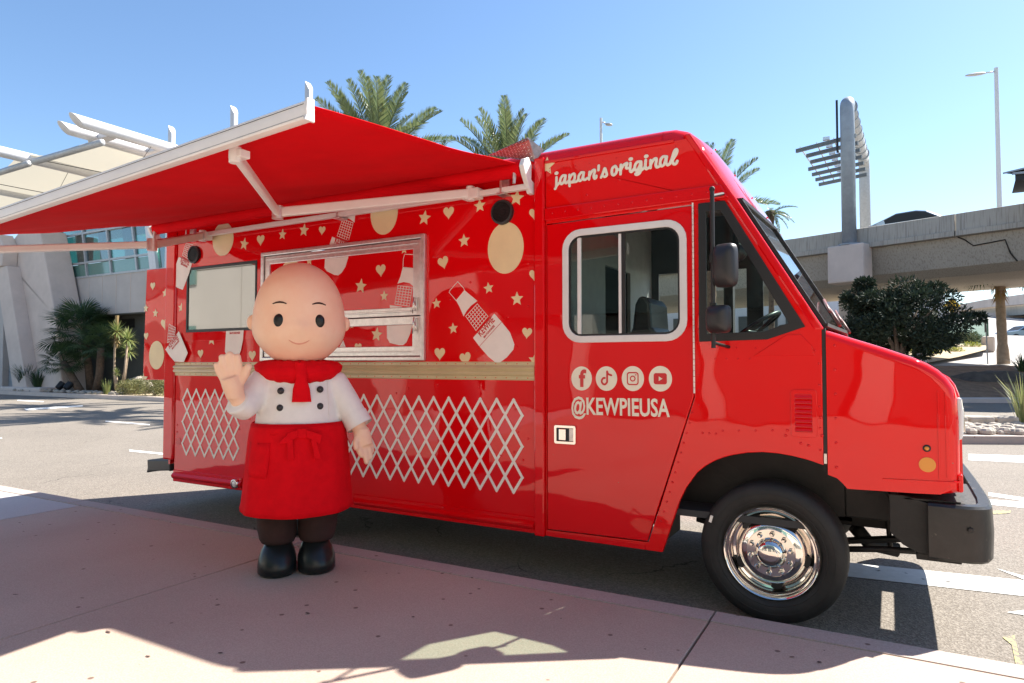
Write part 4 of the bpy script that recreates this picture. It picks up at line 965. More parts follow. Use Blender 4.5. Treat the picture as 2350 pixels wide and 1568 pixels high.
P('roof_hatch_lid', MB().add([(-2.47, -.09, 2.985), (-2.13, -.02, 2.905), (-2.10, .02, 2.99), (-2.155, -.10, 3.055), (-2.47, -.087, 2.991), (-2.13, -.016, 2.912), (-2.09, .03, 2.997), (-2.15, -.09, 3.062)],
   [(0, 1, 2, 3), (7, 6, 5, 4), (0, 4, 5, 1), (1, 5, 6, 2), (2, 6, 7, 3), (3, 7, 4, 0)]), 'plate_dark')
tq = [Vector(p) for p in ((-2.47, -.092, 2.984), (-2.13, -.024, 2.902), (-2.105, .015, 2.985), (-2.155, -.105, 3.052))]; tr_ = MB()
for j in range(7):
    for i in range(13):
        u = (i + .5) / 13; v = (j + .5) / 7; c = (tq[0] * (1 - u) + tq[1] * u) * (1 - v) + (tq[3] * u + tq[0] * (1 - u)) * v
        d = Vector((.010, 0, .006)) if (i + j) % 2 else Vector((.008, 0, -.010)); n_ = Vector((-d.z, 0, d.x)).normalized() * .0022; c = c + Vector((0, -.003, 0)); k0 = len(tr_.v)
        tr_.v += [tuple(c - d), tuple(c - n_ + Vector((0, -.002, 0))), tuple(c + d), tuple(c + n_ + Vector((0, -.002, 0)))]; tr_.f.append((k0, k0 + 1, k0 + 2, k0 + 3))
tag(P('tread_bars', tr_, 'alu', fix=False), kind='stuff')
# rivets and dimples on the skin: many, joined
rv = MB()
def rivets(x0, z0, x1, z1, n, r=.006, y=-.001):
    for i in range(n):
        t = i / max(1, n - 1); rv.ball((x0 + (x1 - x0) * t, y, z0 + (z1 - z0) * t), (r, .004, r), 8, 4)
rivets(-6.1, .44, -5.2, .44, 12, .0045, -.009); rivets(-6.1, .358, -5.2, .358, 12, .0045, -.009)
rivets(-3.9, .432, -2.2, .432, 20, .0045, -.009); rivets(-3.9, .348, -2.2, .348, 20, .0045, -.009)
rivets(-6.1, 1.50, -2.2, 1.50, 46, .004, -.005); rivets(-6.1, 1.400, -2.2, 1.400, 46, .004, -.005)
rivets(-2.0, 2.53, -.95, 2.54, 12, .007, -.021); rivets(-2.03, 2.83, -1.15, 2.86, 10, .005); rivets(-2.03, 2.62, -2.03, 2.85, 4, .004)
rivets(-1.02, 1.25, -1.02, 2.45, 14, .0055); rivets(-1.06, 1.2, -1.26, .52, 12, .007)
rivets(-.90, 1.60, -.37, 1.575, 6, .006); rivets(-.92, 1.53, -.72, 1.53, 4); rivets(-.88, 1.10, -.60, 1.115, 4, .007); rivets(-1.0, 1.08, -.92, 1.08, 3, .007)
rivets(-.35, 1.02, -.35, 1.5, 5, .007); rivets(-.27, .93, -.27, 1.60, 6, .008); rivets(-1.90, .40, -1.42, .41, 5, .004)
for x, z in [(-2.60, 1.33), (-2.40, 1.14), (-2.30, 1.18), (-2.28, 1.02), (-2.31, .88), (-2.2, .98), (-2.24, .83), (-2.42, .85), (-2.97, 1.34), (-3.25, 1.31), (-3.37, 1.27), (-3.4, 1.1), (-3.35, .92), (-5.05, 1.2), (-5.0, 1.05), (-5.06, 1.0), (-5.2, .9), (-5.4, 1.1), (-5.6, 1.0), (-5.78, .98), (-5.9, .95), (-6.1, 1.15), (-6.12, .9), (-6.12, .83), (-6.12, .75),
             (-2.2, 2.2), (-2.2, 1.9), (-2.36, 1.83), (-2.29, 1.62), (-2.33, 1.57), (-2.68, 2.1), (-2.86, 1.98), (-2.62, 1.6), (-1.75, 2.63), (-1.52, 2.7), (-.45, 1.05), (-.41, 1.04), (-.52, 1.12), (-.53, 1.09), (-.345, 1.2), (-.34, 1.10)]:
    rv.ball((x, -.001, z), (.0085, .005, .0085), 8, 5)
tag(P('rivet', rv, 'red', smooth=True), kind='stuff')

# ---- awning
def bar_z(x): return 2.612 + (x + 2.2) * .058
ax0, ax1 = -6.36, -2.21
cv = MB(); nx, ny = 48, 26
for j in range(ny + 1):
    t = j / ny; y = -.12 + (-2.005 + .12) * t
    for i in range(nx + 1):
        s = i / nx; x = ax0 + (ax1 - ax0) * s
        z = 2.875 * (1 - t) + (bar_z(x) + .03) * t
        z -= .05 * math.sin(math.pi * t) * (.4 + .6 * math.sin(math.pi * s)) - .025 * math.sin(math.pi * t) * (1 - s)
        z += .012 * math.sin(2 * math.pi * (s * 4.2 + t * 1.6)) * math.sin(math.pi * min(1, t * 1.2)) * (1 - s * .7) + .010 * abs(math.sin(math.pi * (s * 2.5 - t * 1.1))) ** .5 * math.sin(math.pi * t)
        cv.v.append((x, y, z + .006 * noise.noise(Vector((x * 1.7, y * 2.2, 3)))))
for j in range(ny):
    for i in range(nx): a = j * (nx + 1) + i; cv.f.append((a, a + 1, a + nx + 2, a + nx + 1))
cn = P('awning_canvas', cv, 'canvas', smooth=True, fix=False)
md = cn.modifiers.new('s', 'SOLIDIFY'); md.thickness = .003
P('awning_roller', MB().tube([(ax0, -.10, 2.845), (ax1 + .02, -.10, 2.845)], .055, 20), 'canvas', smooth=True, angle=40)
bl = MB(); pb = [(-2.000, .048), (-2.035, .044), (-2.040, .034), (-2.040, -.026), (-2.052, -.034), (-2.050, -.044), (-2.02, -.046), (-2.0, -.040)]
n = len(pb)
for x in (ax0 - .02, ax1): bl.v += [(x, a, bar_z(x) + b) for a, b in pb]
bl.f += [(i, (i + 1) % n, n + (i + 1) % n, n + i) for i in range(n)] + [tuple(range(n)), tuple(range(n, 2 * n))]
fb = P('awning_front_bar', bl, 'white_metal', smooth=True, angle=30)
P('bar_end_cap', MB().add([(x, a * 1.0 - .0, bar_z(x) + b * 1.08) for x in (ax1, ax1 + .012) for a, b in [(-1.998, .052), (-2.04, .050), (-2.046, 0), (-2.044, -.02), (-2.056, -.046), (-1.995, -.044)]],
   [tuple(range(6)), tuple(range(6, 12))] + [(i, (i + 1) % 6, 6 + (i + 1) % 6, 6 + i) for i in range(6)]), 'frame_white', fb, bevel=.004)
P('bar_groove', MB().bar((ax0, -2.0405, bar_z(ax0) + .0285), (ax1 - .01, -2.0405, bar_z(ax1) + .0285), .002, .0022), 'gasket', fb)
P('bar_groove', MB().bar((ax0, -2.041, bar_z(ax0) - .0245), (ax1 - .01, -2.041, bar_z(ax1) - .0245), .002, .0022), 'steelmid', fb)
P('torsion_bar', MB().box((ax0 + .05, -.085, 2.705), (-2.15, -.045, 2.745)), 'white_metal', bevel=.005)
for x in (-5.9, -3.93, -2.37):
    P('bar_bracket', MB().box((x - .035, -.10, 2.69), (x + .035, -.001, 2.702)).box((x - .008, -.092, 2.70), (x + .008, -.087, 2.80)).box((x - .03, -.03, 2.75), (x + .03, -.001, 2.83)), 'alu', bevel=.002)
for x, sx in ((-2.165, 1), (-6.40, -1)):
    eb = P('end_bracket', MB().plate([(-.002, 2.68), (-.05, 2.68), (-.14, 2.80), (-.165, 2.85), (-.14, 2.90), (-.08, 2.925), (-.04, 2.88), (-.045, 2.78), (-.002, 2.76)], x - .018, x + .018, fr=lambda a, b, c: (b, a, c)), 'white_metal', bevel=.006)
    P('roller_cap', MB().tube([(x - .03 * sx, -.10, 2.845), (x - .10 * sx, -.10, 2.845)], .05, 18).tube([(x - .07 * sx, -.13, 2.82), (x - .07 * sx, -.14, 2.74)], [.016, .012], 8), 'alu', eb, smooth=True, angle=40)
def arm(m0, el, b0):
    a = P('awning_arm', MB().bar(m0, el, .045, .065), 'white_metal', bevel=.010)
    P('forearm', MB().bar(el, b0, .04, .055), 'white_metal', a, bevel=.012)
    e = Vector(el); P('elbow_joint', MB().tube([e - Vector((0, 0, .045)), e + Vector((0, 0, .045))], .038, 16), 'alu', a, smooth=True, angle=40)
    m = Vector(m0); P('shoulder_joint', MB().box((m.x - .06, m.y - .03, m.z - .045), (m.x + .08, m.y + .05, m.z + .03)).tube([m - Vector((0, 0, .055)), m + Vector((0, 0, .05))], .032, 14), 'white_metal', a, bevel=.005)
    b = Vector(b0); P('wrist_joint', MB().tube([b - Vector((0, 0, .045)), b + Vector((0, 0, .035))], .03, 14).box((b.x - .04, b.y - .01, b.z - .02), (b.x + .05, b.y + .05, b.z + .02)), 'white_metal', a, bevel=.004)
arm((-2.63, -.08, 2.735), (-3.67, -.92, 2.545), (-2.80, -1.94, 2.535))
arm((-5.66, -.08, 2.715), (-4.98, -1.00, 2.425), (-6.0, -1.94, 2.32))

# ================================================================== PERSON in a round costume head
FX, FY = -3.43, -.935
pr_ = empty('person', (FX, FY, KZ - .0), 'person waving in oversized peach costume head, white chef jacket, red neckerchief and apron', 'person', rz=rad(47))
Z = lambda z: z - .15
body = MB()
# trunk, legs, neck
body.rings([(0, 0, Z(.62), .17, .14), (0, 0, Z(.9), .19, .15), (0, 0, Z(1.15), .19, .15), (0, 0, Z(1.36), .17, .13), (0, 0, Z(1.42), .09, .09), (0, 0, Z(1.5), .08, .08)], 20)
for sx in (-1, 1): body.tube([(sx * .11, 0, Z(.75)), (sx * .115, 0, Z(.5)), (sx * .112, .0, Z(.30)), (sx * .112, -.01, Z(.22))], [.10, .085, .062, .06], 14)
# raised right hand side of the picture's left
body.tube([(-.17, 0, Z(1.35)), (-.27, -.08, Z(1.24)), (-.33, -.17, Z(1.20)), (-.358, -.20, Z(1.27))], [.07, .062, .052, .050], 12)
body.tube([(-.358, -.20, Z(1.25)), (-.372, -.205, Z(1.32)), (-.390, -.21, Z(1.375))], [.050, .062, .060], 14)
for (a, b, c, r) in [((-.425, -.21, Z(1.37)), (-.450, -.215, Z(1.41)), (-.462, -.225, Z(1.445)), .024), ((-.405, -.215, Z(1.39)), (-.425, -.225, Z(1.45)), (-.432, -.24, Z(1.492)), .025),
                     ((-.378, -.215, Z(1.40)), (-.385, -.228, Z(1.465)), (-.390, -.245, Z(1.508)), .026), ((-.350, -.215, Z(1.39)), (-.345, -.228, Z(1.455)), (-.347, -.243, Z(1.495)), .025),
                     ((-.345, -.21, Z(1.33)), (-.310, -.225, Z(1.385)), (-.288, -.24, Z(1.435)), .028)]:
    body.tube([a, b, c], [r * 1.08, r, r * .8], 12); body.ball(c, r * .82, 12, 8)
# lowered arm
body.tube([(.17, 0, Z(1.35)), (.29, -.03, Z(1.20)), (.36, -.06, Z(1.08)), (.392, -.08, Z(1.0))], [.07, .062, .052, .045], 12)
body.tube([(.386, -.08, Z(1.03)), (.400, -.088, Z(.965)), (.412, -.092, Z(.925))], [.050, .058, .052], 14)
for (a, b, c, r) in [((.375, -.10, Z(.945)), (.372, -.125, Z(.905)), (.385, -.13, Z(.87)), .022), ((.402, -.10, Z(.92)), (.412, -.115, Z(.872)), (.420, -.122, Z(.825)), .022),
                     ((.425, -.09, Z(.93)), (.440, -.10, Z(.885)), (.446, -.105, Z(.85)), .021), ((.440, -.075, Z(.95)), (.455, -.075, Z(.915)), (.458, -.075, Z(.885)), .019),
                     ((.362, -.105, Z(.985)), (.350, -.135, Z(.95)), (.352, -.15, Z(.918)), .021)]:
    body.tube([a, b, c], [r * 1.08, r, r * .8], 10); body.ball(c, r * .82, 10, 7)
body.ball((-.392, -.208, Z(1.365)), (.052, .036, .055), 14, 10); body.ball((-.375, -.205, Z(1.32)), (.056, .044, .05), 14, 10); body.ball((.408, -.09, Z(.94)), (.046, .04, .045), 14, 10)
fused('body', body, M['skin'], pr_, .0075, 2)
# jacket with sleeves
jk = MB()
jk.rings([(0, .0, Z(1.045), .262, .215), (0, 0, Z(1.07), .264, .218), (0, 0, Z(1.16), .252, .208), (0, 0, Z(1.27), .240, .195), (0, 0, Z(1.36), .222, .175), (0, 0, Z(1.425), .17, .14), (0, 0, Z(1.45), .10, .10)], 32)
jk.tube([(-.13, 0, Z(1.36)), (-.215, -.03, Z(1.33)), (-.275, -.09, Z(1.245)), (-.325, -.16, Z(1.195)), (-.352, -.19, Z(1.225))], [.09, .098, .094, .088, .082], 18)
jk.tube([(.13, 0, Z(1.36)), (.22, -.01, Z(1.32)), (.29, -.03, Z(1.21)), (.345, -.05, Z(1.115)), (.378, -.07, Z(1.055))], [.085, .096, .088, .082, .080], 18)
fused('chef_jacket', jk, M['fabric_white'], pr_, .011, 5)
P('cuff', MB().tube([(.342, -.048, Z(1.122)), (.381, -.072, Z(1.050))], [.0855, .0865], 22, cap=False).tube([(.344, -.048, Z(1.122)), (.383, -.072, Z(1.050))], [.078, .078], 22, cap=False), 'fabric_white', pr_, smooth=True)
def front_y(z, x, rx, ry): return -ry * math.sqrt(max(0, 1 - (x / rx) ** 2))
for bx, bz in ((-.105, 1.288), (.128, 1.294), (-.108, 1.185), (.128, 1.19)):
    yy = front_y(bz, bx, .245, .20) - .004
    P('button', MB().lathe_y((bx, yy, Z(bz)), [(.001, -.014), (.014, -.013), (.020, -.006), (.021, .010)], 20), 'blackplastic', pr_, smooth=True)
P('placket_seam', MB().tube([(.185, front_y(0, .185, .262, .217) - .003, Z(1.06)), (.178, front_y(0, .178, .246, .20) - .002, Z(1.25)), (.172, front_y(0, .172, .225, .178) - .002, Z(1.35))], .0018, 6), 'fabric_white', pr_)
# trousers
for sx in (-1, 1):
    P('trouser_leg', MB().rings([(sx * .123, 0, Z(.80), .13, .14), (sx * .125, 0, Z(.55), .125, .14), (sx * .122, -.003, Z(.42), .120, .132), (sx * .118, -.004, Z(.36), .112, .124), (sx * .116, -.004, Z(.335), .100, .112), (sx * .114, -.002, Z(.33), .07, .07)], 26), 'fabric_brown', pr_, smooth=True, angle=60)
    s = MB(); 
    P('shoe', s.rings([(sx * .118, -.045, Z(.15), .106, .125), (sx * .118, -.05, Z(.165), .116, .136), (sx * .118, -.05, Z(.205), .117, .138), (sx * .117, -.042, Z(.25), .112, .126), (sx * .115, -.025, Z(.295), .098, .102), (sx * .112, -.012, Z(.33), .080, .085), (sx * .112, -.004, Z(.345), .066, .068), (sx * .112, -.002, Z(.352), .069, .071), (sx * .112, -.002, Z(.356), .05, .05)], 30), 'blackgloss', pr_, smooth=True, angle=70)
# apron: wraps the front, flaring to the hem, with folds
ap = MB(); nu = 72; zs = [1.085, 1.06, 1.02, .95, .86, .76, .66, .58, .545]
for k, z in enumerate(zs):
    t = k / (len(zs) - 1)
    for i in range(nu + 1):
        a = rad(-195 + 210 * i / nu)                      # front arc, around -Y
        fold = .0055 * t * math.sin(i * .38 + 1.1) + .002 * t * math.sin(i * .9)
        rx = .272 + .070 * t ** .9 + fold; ry = .228 + .055 * t ** .9 + fold
        dz = -.02 * t * math.cos(a + math.pi / 2)
        ap.v.append((rx * math.cos(a), ry * math.sin(a), Z(z) + dz))
for k in range(len(zs) - 1):
    for i in range(nu): b = k * (nu + 1) + i; ap.f.append((b, b + 1, b + nu + 2, b + nu + 1))
apo = P('apron', ap, 'fabric_red', pr_, smooth=True, fix=False)
sd = apo.modifiers.new('s', 'SOLIDIFY'); sd.thickness = .006
def belt_ring(z0, z1, off):
    b = MB(); n_ = 60
    for z in (z0, z1):
        t = (1.085 - z) / .54; rx = .272 + .07 * max(t, 0) ** .9 + off; ry = .228 + .055 * max(t, 0) ** .9 + off
        for i in range(n_ + 1): a = rad(-193 + 206 * i / n_); b.v.append((rx * math.cos(a), ry * math.sin(a), Z(z)))
    b.f += [(i, i + 1, n_ + 2 + i, n_ + 1 + i) for i in range(n_)]; return b
P('apron_waistband', belt_ring(1.075, 1.018, .008), 'fabric_red', apo, smooth=True, fix=False).modifiers.new('s', 'SOLIDIFY').thickness = .004
pk = MB()
for j, z in enumerate((.975, .93, .87, .80, .765)):
    t = (1.085 - z) / .54; ins = [0, 0, 0, 2, 8][j]
    for i in range(7):
        deg = -158 + ins + (36 - 1.3 * ins) * i / 6; a = rad(deg); rx = .272 + .07 * t ** .9 + .010; ry = .228 + .055 * t ** .9 + .010; pk.v.append((rx * math.cos(a), ry * math.sin(a), Z(z)))
pk.f += [(j * 7 + i, j * 7 + i + 1, j * 7 + 8 + i, j * 7 + 7 + i) for j in range(4) for i in range(6)]
P('apron_pocket', pk, 'fabric_red', apo, smooth=True, fix=False).modifiers.new('s', 'SOLIDIFY').thickness = .005
bw = MB(); yb_ = -.262
bw.box((-.005, yb_ - .008, Z(1.005)), (.050, yb_ + .02, Z(1.062)))
def ribbon_poly(mb, pts, th=.007): mb.plate([(a, b) for a, b in pts], 0, th, fr=lambda a, b, c: (a, yb_ - .012 + b - abs(a) * .03, c))
ribbon_poly(bw, [(-.002, Z(1.055)), (-.045, Z(1.045)), (-.115, Z(.975)), (-.075, Z(.975)), (-.002, Z(1.010))])
ribbon_poly(bw, [(-.030, Z(1.00)), (-.062, Z(.985)), (-.060, Z(.875)), (-.022, Z(.878))])
ribbon_poly(bw, [(.048, Z(1.055)), (.14, Z(1.02)), (.128, Z(.965)), (.10, Z(.985)), (.048, Z(1.010))])
ribbon_poly(bw, [(.075, Z(.995)), (.105, Z(.99)), (.135, Z(.88)), (.098, Z(.875))])
P('apron_bow', bw, 'fabric_red', apo, bevel=.004)
# neckerchief
nk = MB()
for k, (z, rx, ry, dr_) in enumerate([(1.475, .150, .130, .0), (1.468, .215, .180, .010), (1.455, .250, .205, .020), (1.440, .268, .224, .024), (1.415, .262, .224, .030), (1.392, .238, .202, .040), (1.380, .216, .182, .043)]):
    for i in range(61):
        a = 2 * math.pi * i / 60 - math.pi / 2; f = math.cos(a + math.pi / 2); zz = Z(z) - dr_ * max(0, f) ** 1.0 + .004 * math.sin(i * 1.7)
        nk.v.append((rx * math.cos(a), ry * math.sin(a), zz))
nk.f += [(k * 61 + i, k * 61 + i + 1, k * 61 + 62 + i, k * 61 + 61 + i) for k in range(6) for i in range(60)]
nko = P('neckerchief', nk, 'fabric_red', pr_, smooth=True, fix=False); nko.modifiers.new('s', 'SOLIDIFY').thickness = .004
P('neckerchief_tail', MB().rings([(.018, -.222, Z(1.22), .058, .010), (.018, -.224, Z(1.235), .056, .014), (.016, -.226, Z(1.30), .050, .018), (.015, -.230, Z(1.36), .032, .022), (.014, -.228, Z(1.385), .036, .026), (.012, -.218, Z(1.42), .034, .03), (.010, -.20, Z(1.46), .030, .03)], 20), 'fabric_red', nko, smooth=True, angle=60)
# head: a plain round foam globe, fuller in the cheeks
hm = MB(); hm.ball((0, 0, 0), 1.0, 56, 40)
hv = []
for x, y, z in hm.v:
    r = Vector((x, y, z)); low = math.exp(-((z + .45) / .38) ** 2)
    rx = .276 + .030 * low; ry = .272 + .018 * low
    q = Vector((x * rx, y * ry, z * .338))
    q += Vector((0, -1, 0)) * .030 * math.exp(-(((x) / .13) ** 2 + ((z + .28) / .10) ** 2)) * (1 if y < 0 else 0)     # nose
    for sx in (-1, 1): q += Vector((0, -1, 0)) * .018 * math.exp(-(((x - sx * .45) / .28) ** 2 + ((z + .45) / .22) ** 2)) * (1 if y < 0 else 0)
    hv.append((q.x, q.y, q.z + Z(1.768)))
hm.v = hv
hdo = P('costume_head', hm, 'skin', pr_, smooth=True)
def face(x, z, lift=.003):                               # point on the head front at local x, world z
    zz = (z - 1.768) / .338; low = math.exp(-((zz + .45) / .38) ** 2); rx = .276 + .030 * low; ry = .272 + .018 * low
    nx = x / rx; ny = -math.sqrt(max(0.0, 1 - nx * nx - zz * zz))
    y = ny * ry - .030 * math.exp(-((nx / .13) ** 2 + ((zz + .28) / .10) ** 2)) - sum(.018 * math.exp(-(((nx - s * .45) / .28) ** 2 + ((zz + .45) / .22) ** 2)) for s in (-1, 1))
    return Vector((x, y - lift, Z(z)))
for sx in (-1, 1):
    c = face(sx * .115, 1.715, -.008); P('eye', MB().ball(c, (.034, .020, .042), 24, 16), 'blackgloss', hdo, smooth=True)
    P('eyebrow', MB().tube([face(sx * (.115 + d), 1.818 + .010 * (1 - (d / .04) ** 2), .001) for d in (-.04, -.02, 0, .02, .04)], [.003, .005, .006, .005, .003], 8), 'fabric_brown', hdo, smooth=True)
    P('ear', MB().ball((sx * .286, .01, Z(1.715)), (.032, .026, .048), 18, 12), 'skin', hdo, smooth=True)
P('mouth', MB().tube([face(d, 1.575 + .022 * (d / .06) ** 2, .002) for d in (-.06, -.04, -.02, 0, .02, .04, .06)], [.002, .004, .0045, .005, .0045, .004, .002], 8), 'cheek', hdo, smooth=True)

pr_.scale = (1.035, 1.035, 1.035)
# ================================================================== LEFT: terminal building
FYY = 14.6
tb = empty('terminal_building', (-36, FYY, 0), 'grey terminal building with green glass band above a blank wall and leaning concrete pylon', 'building')
def off(o): return o
def TB(name, mb, m, **k):
    mb.v = [(a + 36, b - FYY, c) for a, b, c in mb.v]; return P(name, mb, m, tb, **k)
Xa, Xb = -37.6, -28.75
TB('upper_wall', MB().plate([(-36.4, 3.95), (Xb, 3.95), (Xb, 5.95), (-37.2, 5.95)], FYY, FYY + .4), 'wallgrey')
for x in (-35.3, -34.1, -32.9, -31.7, -30.5, -29.3): TB('panel_joint', MB().box((x, FYY - .012, 3.96), (x + .03, FYY - .002, 5.94)), 'concrete_pale')
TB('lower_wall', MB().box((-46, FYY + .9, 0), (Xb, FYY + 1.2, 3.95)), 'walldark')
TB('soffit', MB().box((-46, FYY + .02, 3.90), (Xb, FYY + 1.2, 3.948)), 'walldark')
TB('wall_vent', MB().box((-34.0, FYY + .86, 3.3), (-32.8, FYY + .895, 3.75)), 'gasket'); TB('wall_vent', MB().box((-31.4, FYY + .86, 3.3), (-31.1, FYY + .895, 3.85)), 'gasket')
# glazing: two rows of panes with leaning mullions
rows = [(5.95, 6.62, 'spandrel'), (6.68, 8.15, 'greenglass'), (8.21, 9.6, 'greenglass')]
lean = -.22
xs = [-37.6, -35.45, -33.3, -31.15, -29.95]
for r_, (z0, z1, mm) in enumerate(rows):
    for i in range(4):
        a0 = xs[i] + .05 + lean * (z0 - 5.95); b0 = xs[i + 1] - .05 + lean * (z0 - 5.95); a1 = xs[i] + .05 + lean * (z1 - 5.95); b1_ = xs[i + 1] - .05 + lean * (z1 - 5.95)
        TB('window_pane', MB().plate([(a0, z0 + .04), (b0, z0 + .04), (b1_, z1 - .04), (a1, z1 - .04)], FYY + .04, FYY + .07), mm)
for i, x in enumerate(xs):
    TB('mullion', MB().plate([(x - .06, 5.95), (x + .06, 5.95), (x + .06 + lean * 3.65, 9.6), (x - .06 + lean * 3.65, 9.6)], FYY - .05, FYY + .08), 'steelmid')
    if i < 4: TB('inner_column', MB().plate([(x + .3, 6.6), (x + .62, 6.6), (x + .62 + lean * 3, 9.6), (x + .3 + lean * 3, 9.6)], FYY + .5, FYY + .8), 'mullion')
for z in (5.92, 6.65, 8.18): TB('transom', MB().box((-37.7 + lean * (z - 5.95), FYY - .045, z - .05), (-29.9 + lean * (z - 5.95), FYY + .06, z + .05)), 'steelmid')
TB('inner_wall', MB().box((-37.5, FYY + 5, 5.5), (-28.8, FYY + 5.2, 9.6)).box((-37.5, FYY + .5, 5.75), (-28.8, FYY + 5, 5.9)).box((-37.5, FYY + .5, 9.4), (-28.8, FYY + 5, 9.6)), 'interior_dark')
sg = TB('hanging_sign', MB().box((-36.9, FYY + .3, 6.8), (-35.6, FYY + .34, 8.05)), 'spandrel')
for k, s_ in enumerate(['Taxi for Hire', 'Courtesy Vehicle', 'App Pickup']):
    text_mesh('sign_lettering', s_, M['white_vinyl'], tb, (.10 - .35, .26, 7.55 - k * .30), (1, 0, 0), (0, 0, 1), (0, -1, 0), .20, 1, .0, .002)
# white framed glazing to the right
TB('white_frame', MB().plate([(-29.95, 5.9), (-29.45, 5.9), (-30.25, 9.6), (-30.75, 9.6)], FYY - .15, FYY + .1), 'steelwhite')
for z0, z1 in ((5.95, 7.0), (7.1, 8.3), (8.4, 9.6)):
    TB('window_pane', MB().box((-29.6, FYY + .0, z0), (-28.9, FYY + .03, z1)), 'greenglass'); TB('transom', MB().box((-29.8, FYY - .08, z1), (-28.76, FYY - .01, z1 + .12)), 'steelwhite')
TB('mullion', MB().box((-28.9, FYY - .09, 5.9), (-28.75, FYY + .05, 9.6)), 'steelwhite')
# leaning pylon
def py_(pts, y0, y1): return MB().plate(pts, y0, y1)
pylon = TB('pylon', py_([(-37.9, .0), (-34.7, .0), (-35.6, 3.9), (-37.3, 8.3), (-39.4, 8.3), (-41.2, 7.3), (-41.0, 6.6), (-39.9, 6.5)], FYY - 1.4, FYY - .1), 'concrete_pale', bevel=.06)
TB('pylon_edge', py_([(-38.1, .0), (-36.7, .0), (-39.1, 6.5), (-40.3, 6.5)], FYY - 2.0, FYY - 1.39), 'concrete_pale', bevel=.05)
TB('pylon_head', py_([(-41.3, 6.45), (-39.4, 6.5), (-39.3, 7.5), (-39.9, 8.2), (-41.35, 7.3)], FYY - 2.1, FYY - 1.40), 'concrete_pale', bevel=.05)
TB('pylon_foot', MB().box((-39.3, FYY - 2.2, .05), (-35.2, FYY - .2, .35)), 'concrete_pale', bevel=.08)
# far left columns and link bridge
TB('column', MB().box((-44.6, FYY - .3, 0), (-43.3, FYY + .9, 8.4)), 'wallgrey', bevel=.03)
TB('column', MB().box((-43.29, FYY, 0), (-42.0, FYY + .9, 8.4)), 'steelblue', bevel=.03)
TB('link_deck', MB().box((-52, FYY - .2, 5.2), (-44.65, FYY + .6, 5.9)), 'steelblue'); TB('handrail', MB().box((-52, FYY - .25, 7.7), (-44.65, FYY - .18, 7.8)).box((-45.0, FYY - .25, 5.9), (-44.9, FYY - .18, 7.8)), 'steelblue')
TB('back_wall', MB().box((-56, FYY + 2, 0), (-44.7, FYY + 2.3, 5.2)), 'walldark')
TB('roof_slab', MB().box((-44, FYY - .02, 9.61), (Xb, FYY + 6, 9.8)), 'concrete_pale')

# ---- tensile canopy
tc_ = empty('tensile_canopy', (-32, 12, 11), 'pale fabric canopy stretched over white tubes above the terminal building', 'canopy')
def TC(name, mb, m, **k): mb.v = [(a + 32, b - 12, c - 11) for a, b, c in mb.v]; return P(name, mb, m, tc_, **k)
def beam(u0, v0, z, y1, r, nm='beam'):
    p = on_z(u0, v0, z); q = Vector((p.x, y1, z)); mb = MB(); mb.tube([p, q], r, 20)
    for i in range(20):                                  # oblique cut end
        v = Vector(mb.v[i]); mb.v[i] = (v.x, v.y - (v.z - p.z) * 1.0 - .2, v.z)
    return TC(nm, mb, 'steelwhite', smooth=True, angle=50), p
b_, p1 = beam(186, 280, 12.0, 30, .27); b_, p2 = beam(158, 297, 11.9, 30, .25)
b_, p3 = beam(-20, 343, 11.6, 34, .26); 
for k in range(6):
    y = p1.y + 1.2 + k * 2.3; TC('cross_piece', MB().box((p2.x + .2, y, 11.75), (p1.x - .2, y + .45, 12.0)), 'steelwhite', bevel=.03)
for k in range(2):
    q = on_z(-10, 452, 11.4); q2 = Vector((q.x - k * 0, 34, 11.4))
TC('beam', MB().tube([on_z(-40, 430, 11.6), Vector((on_z(-40, 430, 11.6).x, 40, 11.6))], .26, 16), 'steelwhite', smooth=True)
s0 = on_z(234, 327, 11.2); s1 = on_z(78, 372, 11.2); s2 = on_z(-30, 405, 11.2)
TC('strut', MB().tube([s0, s1], .15, 12), 'steelmid', smooth=True); TC('strut', MB().tube([s1 + Vector((-.5, 0, 0)), s2], .15, 12), 'steelmid', smooth=True)
def membrane(c00, c10, c11, c01, sag, name='fabric_membrane'):
    mb = MB(); n_ = 16
    for j in range(n_ + 1):
        for i in range(n_ + 1):
            u = i / n_; v = j / n_; p = (Vector(c00) * (1 - u) + Vector(c10) * u) * (1 - v) + (Vector(c01) * (1 - u) + Vector(c11) * u) * v
            inn = 0                  # scalloped front edge
            p = p + Vector((0, 1.0 * 4 * u * (1 - u) * (1 - v) ** 2, -sag * 4 * u * (1 - u)))
            mb.v.append(tuple(p))
    for j in range(n_):
        for i in range(n_): a = j * (n_ + 1) + i; mb.f.append((a, a + 1, a + n_ + 2, a + n_ + 1))
    TC(name, mb, 'tensile', smooth=True, fix=False)
e1_ = on_z(165, 318, 12.2); e2_ = on_z(44, 352, 12.2); e3_ = on_z(-60, 395, 12.2)
ex = p2.x + .1
m0 = on_z(44, 353, 11.75); m1 = on_z(200, 314, 11.75)
membrane(m0, m1, (m1.x, 34, 11.75), (m0.x, 34, 11.75), .12)
membrane((-52, 12.6, 11.75), (m0.x - .1, m0.y, 11.75), (m0.x - .1, 34, 11.75), (-52, 34, 11.75), .12)
for (u, v) in ((365, 345), (225, 215)):
    pass
